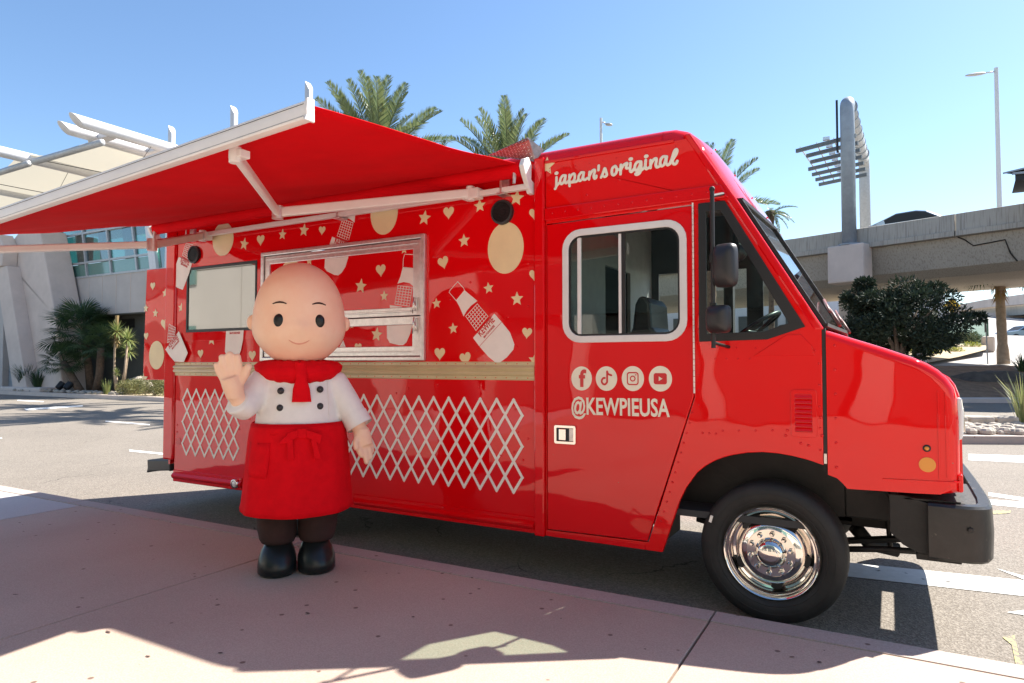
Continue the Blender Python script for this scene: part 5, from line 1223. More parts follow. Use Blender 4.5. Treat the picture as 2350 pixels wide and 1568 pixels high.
for (cx_, cy_) in ((-33.5, 15.5), (-40.5, 15.5)):
    TC('cable_ring', MB().rings([(cx_, cy_, 10.9, .42, .42), (cx_, cy_, 10.98, .42, .42)], 18), 'steelmid')
    TC('cable', MB().tube([(cx_, cy_, 10.94), (cx_ - 4, cy_ + 1, 11.6)], .012, 5).tube([(cx_, cy_, 10.94), (cx_ + 3.4, cy_ - 1, 11.7)], .012, 5).tube([(cx_, cy_, 10.94), (cx_ + 3, cy_ + 4, 11.6)], .012, 5).tube([(cx_, cy_, 10.94), (cx_ - 3, cy_ - 2.5, 11.6)], .02, 5), 'gasket')

M['mast'] = mat('mast_shade_grey', (.44, .46, .50), .45, var=.05)  # bluish grey base colour carries the shade on the white masts
# white masts with oblique tops
for i, (u, v, yy) in enumerate([(394.5, 288, 20), (537.5, 242, 20), (709, 186, 20)]):
    t_ = on_y(u, v, yy); mb = MB(); mb.tube([(0, 0, 0), (0, 0, t_.z)], .20, 20)
    for j in range(20, 40): a = Vector(mb.v[j]); mb.v[j] = (a.x, a.y, a.z - (1 - math.cos((a.x + .20) / .40 * math.pi / 2)) * .62)
    o = mb.obj('white_mast', M['mast'], smooth=True, angle=50); o.location = (t_.x, t_.y, 0)
    tag(o, ['white mast with slanted top, leftmost, beside the fabric canopy', 'white mast with slanted top, middle one behind the awning bar', 'white mast with slanted top just left of the tall palm'][i], 'mast', 'white masts standing behind the awning')

# planting bed and far kerb
bed = MB().plate([(-60, 12.25), (-18.0, 12.25), (-18.0, 16), (-60, 16)], .0, .16, fr=lambda a, b, c: (a, c, b)).obj('planting_bed', M['mulch']); tag(bed, kind='structure')
sandb = MB().plate([(-31.5, 12.26), (-18.1, 12.26), (-18.1, 15), (-31.5, 15)], .1, .166, fr=lambda a, b, c: (a, c, b)).obj('sand_bed', M['sand']); tag(sandb, kind='structure')
fk = empty('far_kerb'); tag(fk, kind='structure')
kme2 = MB().box((0, 0, 0), (3.98, .22, .17)).mesh('kerb_stone'); kme2.materials.append(M['concrete_pale'])
for k in range(11):
    o = link('kerb_stone', kme2, None, fk); o.location = (-60 + 4 * k, 12.02, 0)

# ------------------------------------------------------------------ vegetation helpers
def rock(name, c, r, m, label=None, cat='rock', group=None, seed=0):
    mb = MB(); mb.ball((0, 0, 0), 1, 14, 9); out = []
    for v in mb.v:
        q = Vector(v); k = 1 + .35 * noise.noise(q * 1.3 + Vector((seed, 0, 0))) + .12 * noise.noise(q * 3.1 + Vector((0, seed, 0))); out.append((q.x * r[0] * k, q.y * r[1] * k, q.z * r[2] * k))
    mb.v = out; o = mb.obj(name, M[m], smooth=True, angle=35); o.location = c
    if label: tag(o, label, cat, group)
    return o
def leafball(mb, c, r, n, ls, lw=.35, up=.3, rng=random, shell=.55):
    for _ in range(n):
        d = Vector((rng.gauss(0, 1), rng.gauss(0, 1), rng.gauss(0, 1))).normalized(); rr = shell + (1 - shell) * rng.random() ** .5
        p = Vector(c) + Vector((d.x * r[0], d.y * r[1], d.z * r[2])) * rr
        t = (d + Vector((rng.gauss(0, .6), rng.gauss(0, .6), rng.gauss(0, .6) + up))).normalized(); s = t.cross(Vector((rng.gauss(0, 1), rng.gauss(0, 1), rng.gauss(0, 1)))).normalized()
        L_ = ls * rng.uniform(.6, 1.3); w_ = L_ * lw
        k = len(mb.v); mb.v += [tuple(p), tuple(p + t * L_ * .45 + s * w_ / 2), tuple(p + t * L_), tuple(p + t * L_ * .45 - s * w_ / 2)]; mb.f.append((k, k + 1, k + 2, k + 3))
def shrub(c, r, m, label, cat='shrub', group=None, n=900, ls=.10, lw=.3, name='shrub'):
    e = empty(name, c, label, cat, group); mb = MB()
    for k in range(9):
        a = random.uniform(0, 6.28); q = random.random() ** .5 * .62
        leafball(mb, (math.cos(a) * q * r[0], math.sin(a) * q * r[1], r[2] * random.uniform(.35, .62)), (r[0] * .42, r[1] * .42, r[2] * .42), n // 9, ls, lw, .5)
    mb.obj('foliage', M[m], e, fix=False)
    st = MB()
    for k in range(6):
        a = k * 1.05; st.tube([(0, 0, 0), (math.cos(a) * r[0] * .4, math.sin(a) * r[1] * .4, r[2] * .55)], [.02, .008], 5)
    st.obj('stems', M['bark'], e)
    return e
# feather frond, local: base at origin, grows along +X bending down, leaflets either side
def frond_mesh(L_=3.0, nl=46, droop=.9, ll=.55, stiff=.55, seed=1):
    rng = random.Random(seed); mb = MB(); pts = []
    for i in range(15):
        t = i / 14; pts.append(Vector((L_ * (t - .12 * t * t * droop), 0, L_ * (.18 * t - .42 * droop * t * t))))
    mb.tube(pts, [.035 * (1 - .85 * i / 14) for i in range(15)], 5)
    for k in range(nl):
        t = .12 + .88 * k / (nl - 1); f = t * 14; i = min(13, int(f)); p = pts[i].lerp(pts[i + 1], f - i); d = (pts[i + 1] - pts[i]).normalized(); upv = Vector((-d.z, 0, d.x))
        for sy in (-1, 1):
            ln = ll * (math.sin(math.pi * min(1, .18 + .82 * t) ** .9) ** .5 * .85 + .15) * rng.uniform(.85, 1.1)
            q = (d * .62 + Vector((0, sy, 0)) * .62 + upv * (stiff + rng.uniform(-.25, .2))).normalized()
            wv = (d - q * d.dot(q)).normalized() * .019; e = p + q * ln + Vector((0, 0, -.10 * ln)); mid = p + q * ln * .5
            k0 = len(mb.v); mb.v += [tuple(p - wv * .6), tuple(mid - wv), tuple(e), tuple(mid + wv), tuple(p + wv * .6)]; mb.f.append((k0, k0 + 1, k0 + 2, k0 + 3, k0 + 4))
    return mb
fr_me = [frond_mesh(3.0, 54, .55, .50, .45, 1).mesh('frond', fix=False), frond_mesh(3.0, 54, 1.0, .50, .45, 2).mesh('frond', fix=False)]
for me in fr_me: me.materials.append(M['palm'])
def date_palm(c, h, label, nf=34, scale=1., tr=.22, lo=-25, hi=86, seed=3, group='date palms behind the truck'):
    rng = random.Random(seed); e = empty('palm_tree', (c[0], c[1], c[2]), label, 'palm tree', group)
    pts = [(.02 * math.sin(k), .02 * math.cos(k), h * k / 12) for k in range(13)]; mb = MB().tube(pts, [tr * (1.15 if k % 2 else .95) for k in range(13)], 12)
    mb.tube([(0, 0, h - .5), (0, 0, h + .15)], [tr * 1.2, tr * 1.7], 12); mb.obj('trunk', M['trunk'], e, smooth=True)
    for k in range(nf):
        az = k * 2.399963 + rng.uniform(-.1, .1); t = k / nf; el = rad(hi - (hi - lo) * t ** .85 + rng.uniform(-5, 5))
        o = link('frond', fr_me[1 if el < rad(35) else 0], None, e); o.location = (0, 0, h); s = scale * rng.uniform(.88, 1.1)
        o.rotation_euler = (rng.uniform(-.5, .5), -el, az); o.rotation_mode = 'XYZ'; o.scale = (s, s, s)
    return e
q = at_d(862, 395, 22); date_palm((q.x, q.y, 0), q.z, 'tall date palm rising behind the awning, left of the two beside each other', 30, 1.02, seed=3, lo=28)
q = at_d(1165, 430, 21); date_palm((q.x, q.y, 0), q.z, 'date palm showing above the roof between awning and cab', 26, .90, seed=8, lo=28)
q = at_d(1625, 500, 24); date_palm((q.x, q.y, 0), q.z, 'date palm partly hidden behind the slanted cab front', 26, .92, seed=12, lo=0)
for (px_, py_2, hh, sd_, lb) in ((-12, 12.5, 5.6, 21, 'palm hidden behind the truck box, nearest the cab, throwing its shadow on the road'), (-17, 13.0, 6.6, 22, 'palm hidden behind the middle of the truck, throwing its shadow on the road'), (-22.5, 13.4, 6.4, 23, 'palm hidden behind the rear of the truck, throwing its shadow on the road')):
    date_palm((px_, py_2, 0), hh, lb, 26, .95, lo=-10, seed=sd_)
# drooping palm crown with bare post by the cab front
q = at_d(1768, 492, 30); e = date_palm((q.x, q.y, 0), q.z, 'small drooping palm crown beside the slanted windscreen header', 16, .40, .12, lo=-40, hi=22, seed=5)

# fan palms
def fan_mesh(seed=0, R_=.55):
    rng = random.Random(seed); mb = MB()
    mb.tube([(0, 0, 0), (.35, 0, .06), (.7, 0, .02)], [.014, .010, .008], 5)
    for k in range(26):
        a = rad(-125 + 250 * k / 25); L_ = R_ * (1 - .18 * abs(a) / 2.2) * rng.uniform(.9, 1.05); d = Vector((math.cos(a), math.sin(a), -.12)); s = Vector((-d.y, d.x, 0)) * .022; p = Vector((.7, 0, .02)); m_ = p + d * L_ * .55; z = Vector((0, 0, .012 if k % 2 else -.012))
        t_ = p + d * L_ + Vector((0, 0, -.16 * L_)); k0 = len(mb.v); mb.v += [tuple(p), tuple(m_ - s + z), tuple(t_), tuple(m_ + s + z)]; mb.f.append((k0, k0 + 1, k0 + 2, k0 + 3))
    return mb
fm = fan_mesh(1).mesh('fan_leaf', fix=False); fm.materials.append(M['fan'])
def fan_palm(base, top, label, n=22, s=1., seed=1, group='fan palms against the terminal wall'):
    rng = random.Random(seed); b = Vector(base); t_ = Vector(top); e = empty('fan_palm', b, label, 'palm tree', group)
    mid = (t_ - b) * .5 + Vector((.1, 0, -.1)); MB().tube([(0, 0, 0), mid, t_ - b], [.19, .17, .15], 10).obj('trunk', M['trunk'], e, smooth=True)
    for k in range(n):
        o = link('fan_leaf', fm, None, e); o.location = t_ - b; el = rad(75 - 110 * (k / n)); o.rotation_euler = (rng.uniform(-.6, .6), -el, k * 2.4 + rng.uniform(-.2, .2)); ss = s * rng.uniform(.85, 1.15); o.scale = (ss, ss, ss)
def bpt(x, y, yy): return on_y(*D('B5', x, y), yy)
fan_palm((bpt(740, 1450, 13.2).x, 13.2, .15), bpt(580, 1215, 13.0), 'leaning fan palm, low crown at the left of the clump', 24, 1.0, 1)
fan_palm((bpt(830, 1440, 13.9).x, 13.9, .15), bpt(760, 960, 13.9), 'largest fan palm, dark crown in front of the leaning pylon', 34, 1.6, 2)
fan_palm((bpt(880, 1440, 13.6).x, 13.6, .15), bpt(920, 1080, 13.6), 'short fan palm behind the yucca stems', 24, 1.15, 3)
# yucca rosettes
def rosette_mesh(n=70, L_=.62, seed=2, low=-.9):
    rng = random.Random(seed); mb = MB()
    for k in range(n):
        az = k * 2.4; el = rad(86) - (rad(86) - low) * (k / n) ** .9; d = Vector((math.cos(az) * math.cos(el), math.sin(az) * math.cos(el), math.sin(el))); s = Vector((-math.sin(az), math.cos(az), 0)) * .028; l = L_ * rng.uniform(.85, 1.1)
        k0 = len(mb.v); m_ = d * l * .5; mb.v += [tuple(-s * .7), tuple(m_ - s), tuple(d * l - Vector((0, 0, .06 * l))), tuple(m_ + s), tuple(s * .7)]; mb.f.append((k0, k0 + 1, k0 + 2, k0 + 3, k0 + 4))
    return mb.mesh('rosette', fix=False)
rm = rosette_mesh(); rm.materials.append(M['yucca']); rd = rosette_mesh(60, .5, 5, -1.5); rd.materials.append(M['palmdry'])
def yucca(stem, label, s=1., dry=False):
    b = Vector(stem[0]); e = empty('yucca', b, label, 'yucca', 'yuccas beside the rear of the truck'); pts = [Vector(p) - b for p in stem]
    MB().tube(pts, [.07] + [.045] * (len(pts) - 1), 8).obj('stem', M['trunkpale'], e, smooth=True)
    o = link('rosette', rm, None, e); o.location = pts[-1]; o.scale = (s, s, s)
    if dry: o = link('dry_rosette', rd, None, e); o.location = pts[-1] - Vector((0, 0, .35)); o.rotation_euler = (math.pi, 0, 0); o.scale = (.8, .8, .9); MB().tube([pts[-1], pts[-1] + Vector((0, 0, .7))], [.05, .09, .03][:2], 6).obj('flower_spike', M['palmdry'], e)
yy = 12.9
yucca([bpt(1060, 1460, yy), bpt(1040, 1330, yy), bpt(1045, 1100, yy), bpt(1065, 930, yy)], 'taller yucca with a dry flower spike and brown skirt', .95, True)
yucca([bpt(1110, 1440, yy), bpt(1135, 1300, yy), bpt(1165, 1000, yy)], 'yucca with a green rosette nearest the truck door', .95)
yucca([bpt(1120, 1440, yy + .3), bpt(1150, 1260, yy + .3), bpt(1170, 1110, yy + .3)], 'yucca with a lower green rosette under the nearest one', .85)
yucca([bpt(1062, 1440, yy - .2), bpt(1060, 1310, yy - .2)], 'smallest yucca at the foot of the taller ones', .45)
p = bpt(1160, 1510, 12.7); shrub((p.x, 12.9, .16), (1.15, .6, .62), 'shrub', 'low pale green shrub at the kerb, left of its pair', group='low shrubs on the far kerb', n=2600, ls=.09)
p = bpt(1370, 1510, 12.7); shrub((p.x, 12.9, .16), (1.75, .7, .92), 'shrub', 'larger low green shrub at the kerb beside the truck', group='low shrubs on the far kerb', n=4200, ls=.09)
p = bpt(1215, 1430, 13.6); rock('boulder', (p.x, 13.8, .35), (1.0, .5, .55), 'stone', 'pale boulder behind the low shrubs', seed=4)
def tuft(c, n, h, label, m='grassy', spread=.5, name='grass_tuft', cat='ornamental grass', group=None, wid=.02):
    mb = MB(); rng = random.Random(int(abs(c[0]) * 100))
    for k in range(n):
        a = rng.uniform(0, 6.28); d = Vector((math.cos(a), math.sin(a), 0)); l = h * rng.uniform(.6, 1.1); sp_ = spread * rng.uniform(.2, 1); s = Vector((-d.y, d.x, 0)) * wid
        p0 = d * rng.uniform(0, .12); p1 = p0 + Vector((0, 0, l * .55)) + d * sp_ * .4 * l; p2 = p0 + Vector((0, 0, l * (1 - .35 * sp_))) + d * sp_ * l
        k0 = len(mb.v); mb.v += [tuple(p0 - s), tuple(p0 + s), tuple(p1 + s * .8), tuple(p1 - s * .8), tuple(p2)]; mb.f += [(k0, k0 + 1, k0 + 2, k0 + 3), (k0 + 3, k0 + 2, k0 + 4)]
    o = mb.obj(name, M[m], fix=False); o.location = c; return tag(o, label, cat, group)
p = bpt(240, 1470, 12.9); tuft((p.x, 12.9, .16), 260, 1.5, 'dark spiky grass clump at the foot of the grey column', 'fan', .7, wid=.025)
p = bpt(385, 1430, 13.3); tuft((p.x, 13.1, .16), 160, 1.2, 'dark spiky grass clump beside the pylon foot', 'fan', .7, wid=.025)
p = bpt(995, 1490, 12.7); tuft((p.x, 12.6, .16), 50, .75, 'bright small spiky plant at the foot of the yuccas', 'yucca', .4)
for i, x in enumerate((548, 618)):
    p = bpt(x, 1470, 12.8); e = empty('flood_lamp', (p.x, 12.8, .16), ['black ground spotlight nearer the pylon foot', 'black ground spotlight nearer the leaning fan palm'][i], 'spotlight', 'ground spotlights in the planting bed')
    MB().tube([(0, 0, 0), (0, 0, .18)], .03, 8).obj('stake', M['gasket'], e); MB().tube([(0, -.1, .18), (0, .12, .42)], [.14, .17], 14).obj('housing', M['gasket'], e, smooth=True, angle=40)
# small stones in the bed
st_ = MB(); rng = random.Random(4)
for k in range(260):
    x = rng.uniform(-38, -29); y = rng.uniform(12.4, 13.2); r = rng.uniform(.05, .14); c0 = len(st_.v); st_.ball((x, y, .17 + r * .3), (r, r * .8, r * .6), 7, 4)
tag(st_.obj('bed_stones', M['stone'], smooth=True), kind='stuff')

# ================================================================== RIGHT: overpass
ov = empty('overpass', (0, 33, 0), 'grey concrete overpass crossing above the trees on the right', 'overpass')
A_ = Vector((5.0, 30.93, 0)); B_ = Vector((-4.83, 34.9, 0)); od = (A_ - B_).normalized(); on = Vector((-od.y, od.x, 0))   # on points away from the camera
def OV(name, prof, s0, s1, m, org=B_, **k):               # prof: (offset away, z)
    mb = MB(); n_ = len(prof)
    for s in (s0, s1):
        for (o_, z) in prof: q = org + od * s + on * o_; mb.v.append((q.x, q.y - 33, z))
    mb.f += [(i, (i + 1) % n_, n_ + (i + 1) % n_, n_ + i) for i in range(n_)] + [tuple(range(n_)), tuple(range(n_, 2 * n_))]
    return P(name, mb, m, ov, **k)
JS = 8.05                                                 # joint position along the parapet
for s0, s1 in ((-60, JS - .03), (JS + .03, 60)):
    pp_ = OV('parapet', [(0, 7.52), (.02, 8.28), (.06, 8.30), (.30, 8.30), (.36, 8.2), (.36, 7.52)], s0, s1, 'concrete')
    OV('edge_beam', [(-.10, 7.27), (-.10, 7.50), (0, 7.515), (.5, 7.515), (.5, 7.27)], s0, s1, 'concrete')
gp = OV('girder', [(.30, 7.26), (.45, 6.9), (.9, 5.98), (1.6, 5.62), (3.6, 5.5), (7.8, 5.5), (9.6, 5.62), (10.3, 5.98), (10.8, 7.0), (11, 7.26)], -60, 60, 'concrete')
OV('deck', [(0.4, 7.27), (.4, 7.5), (11.2, 7.5), (11.2, 7.27)], -60, 60, 'concrete')
OV('far_parapet', [(11.2, 7.27), (11.2, 8.25), (11.5, 8.25), (11.5, 7.27)], -60, 60, 'concrete')
# hinge joint stepping down the girder
def gpt(s, f): # f 0..1 down the girder face
    pr3 = [(.28, 7.26), (.43, 6.9), (.88, 5.97)]; t = f * 2; i = min(1, int(t)); a, b = pr3[i], pr3[i + 1]; k = t - i
    q = B_ + od * s + on * (a[0] + (b[0] - a[0]) * k - .01); return Vector((q.x, q.y - 33, a[1] + (b[1] - a[1]) * k))
P('expansion_joint', MB().tube([gpt(JS, 0), gpt(JS + .25, .22), gpt(JS + .55, .55), gpt(JS + 1.75, .5), gpt(JS + 1.85, .8), gpt(JS + 2.05, 1)], .03, 6), 'gasket', ov)
# water streaks under the coping are in the concrete; pier column
cpos = B_ + od * 1.45 + on * 4.2
P('pier', MB().box((cpos.x - .6, cpos.y - 33 - .6, 0), (cpos.x + .6, cpos.y - 33 + .6, 5.6)), 'concrete_pale', ov, bevel=.08)
cp2 = B_ + od * -22 + on * 4.2
P('pier', MB().box((cp2.x - .6, cp2.y - 33 - .6, 0), (cp2.x + .6, cp2.y - 33 + .6, 5.6)), 'concrete_pale', ov, bevel=.08)
cb = B_ + od * 3.45 + on * -.5
def obox(s0, s1, o0, o1, z0, z1):
    vs = []
    for z in (z0, z1):
        for s, o_ in ((s0, o0), (s1, o0), (s1, o1), (s0, o1)): q = B_ + od * s + on * o_; vs.append((q.x, q.y - 33, z))
    return MB().add(vs, [(0, 3, 2, 1), (4, 5, 6, 7), (0, 1, 5, 4), (1, 2, 6, 5), (2, 3, 7, 6), (3, 0, 4, 7)])
P('sign_pedestal', obox(2.55, 4.35, -.75, .25, 5.55, 7.45), 'concrete_pale', ov, bevel=.08)

# gantry
gb = B_ + od * 3.45 + on * -.25; gz = 7.46
ga = empty('sign_gantry', (gb.x, gb.y, gz), 'tall grey tubular sign gantry with louvred walkway standing on the overpass', 'sign gantry')
rel = lambda p: Vector(p) - Vector((gb.x, gb.y, gz))
gd = Vector((.034, 1, 0)).normalized(); n2 = gb + gd * 12.0
tA = Vector((gb.x, gb.y, 14.85)); tB = Vector((n2.x, n2.y, 14.85))
def soft(a, b, c, r): return [a + (b - a).normalized() * 0, b + (a - b).normalized() * r] + [b + ((a - b).normalized() * r) * (1 - t) ** 2 + ((c - b).normalized() * r) * t ** 2 for t in (.25, .5, .75)] + [b + (c - b).normalized() * r]
near = soft(Vector((gb.x, gb.y, gz)), tA, tB, .55)
P('post', MB().tube([rel(p) for p in near], [.34] * 1 + [.33] * (len(near) - 1), 20), 'steelblue', ga, smooth=True)
far_ = soft(Vector((n2.x, n2.y, 7.5)), tB, tA, .9)
P('post', MB().tube([rel(p) for p in far_], .33, 20), 'steelmid', ga, smooth=True)
P('cross_tube', MB().tube([rel(near[-1]), rel(far_[-1])], .34, 20), 'steelmid', ga, smooth=True)
for k in range(8):
    q = near[-1].lerp(far_[-1], (k + .4) / 8.2); d = (far_[-1] - near[-1]).normalized()
    P('ring', MB().tube([rel(q - d * .05), rel(q + d * .05)], .42 if k in (0, 7) else .375, 20), 'steelblue', ga, smooth=True, angle=40)
for (dx, w_) in ((-.38, .1), (.38, .1)):
    q = rel(Vector((gb.x, gb.y, gz)) + od * dx); P('stiffener', MB().add([tuple(q), tuple(q - od * dx * .5), tuple(q - od * dx * .5 + Vector((0, 0, 1.1))), tuple(q + on * .05), tuple(q - od * dx * .5 + on * .05), tuple(q - od * dx * .5 + Vector((0, 0, 1.1)) + on * .05)], [(0, 1, 2), (5, 4, 3), (0, 3, 4, 1), (1, 4, 5, 2), (2, 5, 3, 0)]), 'steelblue', ga)
P('base_plate', MB().tube([(0, 0, -.01), (0, 0, .06)], .55, 8), 'steelblue', ga)
P('sign_rail', MB().bar(rel(tA + Vector((0, 0, .1)) - od * .42 - on * .2), rel(tA + Vector((0, 0, -2.6)) - od * .42 - on * .2), .10, .12), 'gasket', ga)
zz = 13.0
for k in range(7):
    o_ = .15 + k * 1.35; c0 = Vector((gb.x, gb.y, zz)) + gd * o_; ln = 2.75 - k * .03 - (.35 if k in (1, 2) else 0)
    P('walkway_beam', MB().bar(rel(c0 - od * ln), rel(c0 + od * .4), .12, .20), 'steeldark', ga)
P('walkway_grating', MB().bar(rel(Vector((gb.x, gb.y, zz + .1)) - od * 1.6), rel(Vector((gb.x, gb.y, zz + .1)) - od * 1.6 + gd * 9), .05, .08).bar(rel(Vector((gb.x, gb.y, zz + .1)) - od * .7), rel(Vector((gb.x, gb.y, zz + .1)) - od * .7 + gd * 9), .05, .08)
  .bar(rel(Vector((gb.x, gb.y, zz + .1)) - od * 2.5), rel(Vector((gb.x, gb.y, zz + .1)) - od * 2.2 + gd * 9), .05, .08), 'alu', ga)
for k in range(7):
    c0 = Vector((gb.x, gb.y, zz + .16)) + gd * (.15 + k * 1.35) - od * 1.1; P('sign_lamp', MB().box(tuple(rel(c0) - Vector((.16, .1, 0))), tuple(rel(c0) + Vector((.16, .1, .16)))), 'alu', ga)
# car on the overpass
def car(loc, rz, paint, label, s=1.):
    e = empty('car', loc, label, 'car', rz=rz)
    side_ = [(-2.2, .35), (2.2, .35), (2.25, .62), (2.1, .82), (1.2, .95), (.55, 1.35), (.1, 1.45), (-.8, 1.45), (-1.5, 1.2), (-2.15, .98), (-2.25, .7)]
    P('car_body', MB().plate([(a * s, b * s) for a, b in side_], -.86 * s, .86 * s), paint, e, bevel=.10)
    P('side_window', MB().plate([(a * s, b * s) for a, b in [(1.05, .97), (.5, 1.30), (.1, 1.39), (-.8, 1.39), (-1.35, 1.18), (-1.3, .99)]], -.875 * s, .875 * s), 'gasket', e)
    P('windscreen', MB().add([(1.16 * s, -.7 * s, .98 * s), (1.16 * s, .7 * s, .98 * s), (.58 * s, .62 * s, 1.365 * s), (.58 * s, -.62 * s, 1.365 * s)], [(0, 1, 2, 3)]), 'gasket', e)
    for x in (-1.4, 1.4):
        for y in (-.88, .70):
            wl = P('wheel', MB().lathe_y((x * s, y * s, .33 * s), [(.05, 0), (.33, 0), (.33, .18), (.05, .18)], 20), 'rubber', e); P('hubcap', MB().lathe_y((x * s, (y - .006 if y < 0 else y + .186) * s, .33 * s), [(.001, 0), (.2, 0), (.21, .004)], 16), 'steelmid', wl)
    for y in (-.6, .6): P('headlight', MB().box((2.12 * s, y - .16, .62 * s), (2.24 * s, y + .16, .74 * s)), 'lens', e)
    return e
c_ = B_ + od * 6.0 + on * 1.75; car((c_.x, c_.y, 7.5), math.atan2(od.y, od.x), 'carsilver', 'silver car driving on the overpass behind its parapet')
# street lamps
def lamp(base, top, dirx, label, r=.09, arm=1.9, group='tall street lamps', m='steelwhite'):
    b = Vector(base); h = top - b.z; e = empty('street_lamp', b, label, 'street lamp', group)
    MB().tube([(0, 0, 0), (0, 0, h)], [r * 1.15, r * .8], 12).obj('post', M[m], e, smooth=True, angle=50)
    d = Vector(dirx); a = MB().tube([(0, 0, h - .25), d * arm * .4 + Vector((0, 0, h - .35))], .05, 8).obj('lamp_arm', M[m], e, smooth=True)
    q = d * arm * .7 + Vector((0, 0, h - .45)); mb = MB().ball((0, 0, 0), (arm * .36, .20, .09), 16, 8)
    an = math.atan2(d.y, d.x); mb.v = [tuple(Matrix.Rotation(an, 3, 'Z') @ Matrix.Rotation(.12, 3, 'Y') @ Vector(v) + q) for v in mb.v]; mb.obj('lamp_head', M['steelmid'], e, smooth=True)
rgt = Vector((math.cos(YAW), math.sin(YAW), 0))
t1 = at_d(2286, 156, 45); lamp((t1.x, t1.y, 7.5), t1.z, -rgt, 'tallest street lamp beyond the overpass at the right', .15, 2.0)
t2 = at_d(1379, 271, 45); lamp((t2.x, t2.y, 0), t2.z, rgt, 'street lamp showing just above the cab roof', .11, .75)

# canopy corner at the right edge
q = at_d(2302, 398, 26); cc_ = empty('steel_canopy', q, 'dark steel canopy roof corner poking in at the right edge', 'canopy')
P('roof_edge', MB().add([(0, 0, 0), (2.2, .5, .55), (4.2, .8, .80), (4.2, 2.8, .8), (2.0, 2.6, .55), (.4, .2, -.28), (4.2, .8, -.28), (4.2, 2.8, -.28), (.6, 2.6, -.28), (.4, .2, -.05)], [(0, 1, 2, 3, 4), (5, 6, 2, 1, 9), (5, 8, 7, 6), (0, 9, 1)]), 'gasket', cc_)
P('truss_bar', MB().bar((0, 0, 0), (4, .75, .78), .06).bar((.3, .1, -.03), (4, .8, .02), .08), 'steelblue', cc_)

# second, farther ramp
rp = empty('far_ramp', (20, 80, 0), 'pale far flyover rising behind the palm trunk', 'flyover')
def quad_strip(pts_top, pts_bot, m, name, par=None, back=1.2):
    mb = MB(); n_ = len(pts_top)
    for a, b in zip(pts_top, pts_bot): mb.v += [tuple(a), tuple(b), tuple(Vector(b) + Vector((0, back, 0))), tuple(Vector(a) + Vector((0, back, 0)))]
    for i in range(n_ - 1):
        k = i * 4; mb.f += [(k, k + 4, k + 5, k + 1), (k + 1, k + 5, k + 6, k + 2), (k + 3, k + 2, k + 6, k + 7), (k, k + 3, k + 7, k + 4)]
    o = mb.obj(name, M[m], None)
    if par is not None:
        for v in o.data.vertices: v.co -= par.location
        o.parent = par
    return o
quad_strip([at_d(2180, 703, 95), at_d(2260, 688, 88), at_d(2350, 675, 80), at_d(2500, 655, 72)], [at_d(2180, 716, 95), at_d(2260, 706, 88), at_d(2350, 698, 80), at_d(2500, 685, 72)], 'concrete_pale', 'parapet', rp)
quad_strip([at_d(2180, 716.5, 96), at_d(2260, 706.5, 89), at_d(2350, 698.5, 81), at_d(2500, 685.5, 73)], [at_d(2180, 733, 96), at_d(2260, 729, 89), at_d(2350, 722, 81), at_d(2500, 712, 73)], 'concrete', 'girder', rp, 6)
quad_strip([at_d(2420, 720, 80), at_d(2440, 720, 80)], [at_d(2420, 780, 80), at_d(2440, 780, 80)], 'concrete', 'pier', rp, 3)
# rising approach road and landscaped slope
def terrain(rows_, name, m, us=(2050, 2200, 2350, 2600, 3000)):
    mb = MB(); n_ = len(us)
    for (v, t) in rows_:
        for u in us: mb.v.append(tuple(at_d(u, v, t)))
    mb.f += [(j * n_ + i, j * n_ + i + 1, (j + 1) * n_ + i + 1, (j + 1) * n_ + i) for j in range(len(rows_) - 1) for i in range(n_ - 1)]
    o = mb.obj(name, M[m], fix=False, smooth=True); tag(o, kind='structure'); return o
M['rampcon'] = mat('ramp_concrete', (.36, .34, .32), .85, var=.06, vscale=.3)
# v: pixel row of the surface at distance t -> height; built as sloping ground
def slope(name, m, pr4, u0=1880, u1=3000, dz=0.):
    return terrain([(835 - (z + dz - 1.5) * F / t, t) for (t, z) in pr4], name, m, (u0, 2000, 2120, 2240, 2350, 2600, u1))
slope('ramp_road', 'rampcon', [(33.5, 1.35), (40, 1.95), (50, 3.0), (64, 4.8), (80, 6.8), (86, 7.6)])
slope('gravel_slope', 'mulch', [(26.5, .12), (28.5, .55), (31, .95), (33.5, 1.38)], dz=.02)
slope('gravel_verge', 'sand', [(25.6, .0), (26.5, .13)], dz=.02)
quad_strip([at_d(2150, 716, 85), at_d(2250, 718, 85), at_d(2350, 719, 84), at_d(2700, 722, 82)], [at_d(2150, 735, 85), at_d(2250, 736, 85), at_d(2350, 737, 84), at_d(2700, 742, 82)], 'concrete_pale', 'ramp_wall', None, .5)
bpy.data.objects['ramp_wall'].select_set(False); tag(bpy.data.objects['ramp_wall'], 'low concrete barrier along the top of the approach road', 'barrier')
# landscaped wedge left of the ramp road, with a kerb edge
wd_ = MB(); wp_ = [(1900, 835, 34), (2132, 835, 34), (2200, 822, 37), (2262, 806, 40), (2268, 790, 44), (2240, 778, 50), (1900, 778, 50)]
wd_.add([tuple(at_d(u, v - 3, t)) for u, v, t in wp_], [tuple(range(len(wp_)))]); tag(wd_.obj('landscaped_bank', M['sand'], fix=False), kind='structure')
for i, (u, v, t, n_, r) in enumerate([(2115, 808, 39, 1500, .9), (2180, 806, 40, 900, .7), (2080, 800, 41, 1500, 1.1)]):
    p = at_d(u, v + 16, t); shrub(p, (r * 1.1, r * .8, r * .9), 'brightshrub', ['yellow-green shrub in the middle of the bank row', 'small yellow-green shrub at the right end of the bank row', 'yellow-green shrub nearest the dark tree'][i], group='yellow-green shrubs on the bank', n=n_, ls=.14)
p = at_d(2232, 806, 42); shrub(p, (.55, .4, .55), 'brightshrub', 'lone yellow-green shrub near the fence end', n=500, ls=.14)
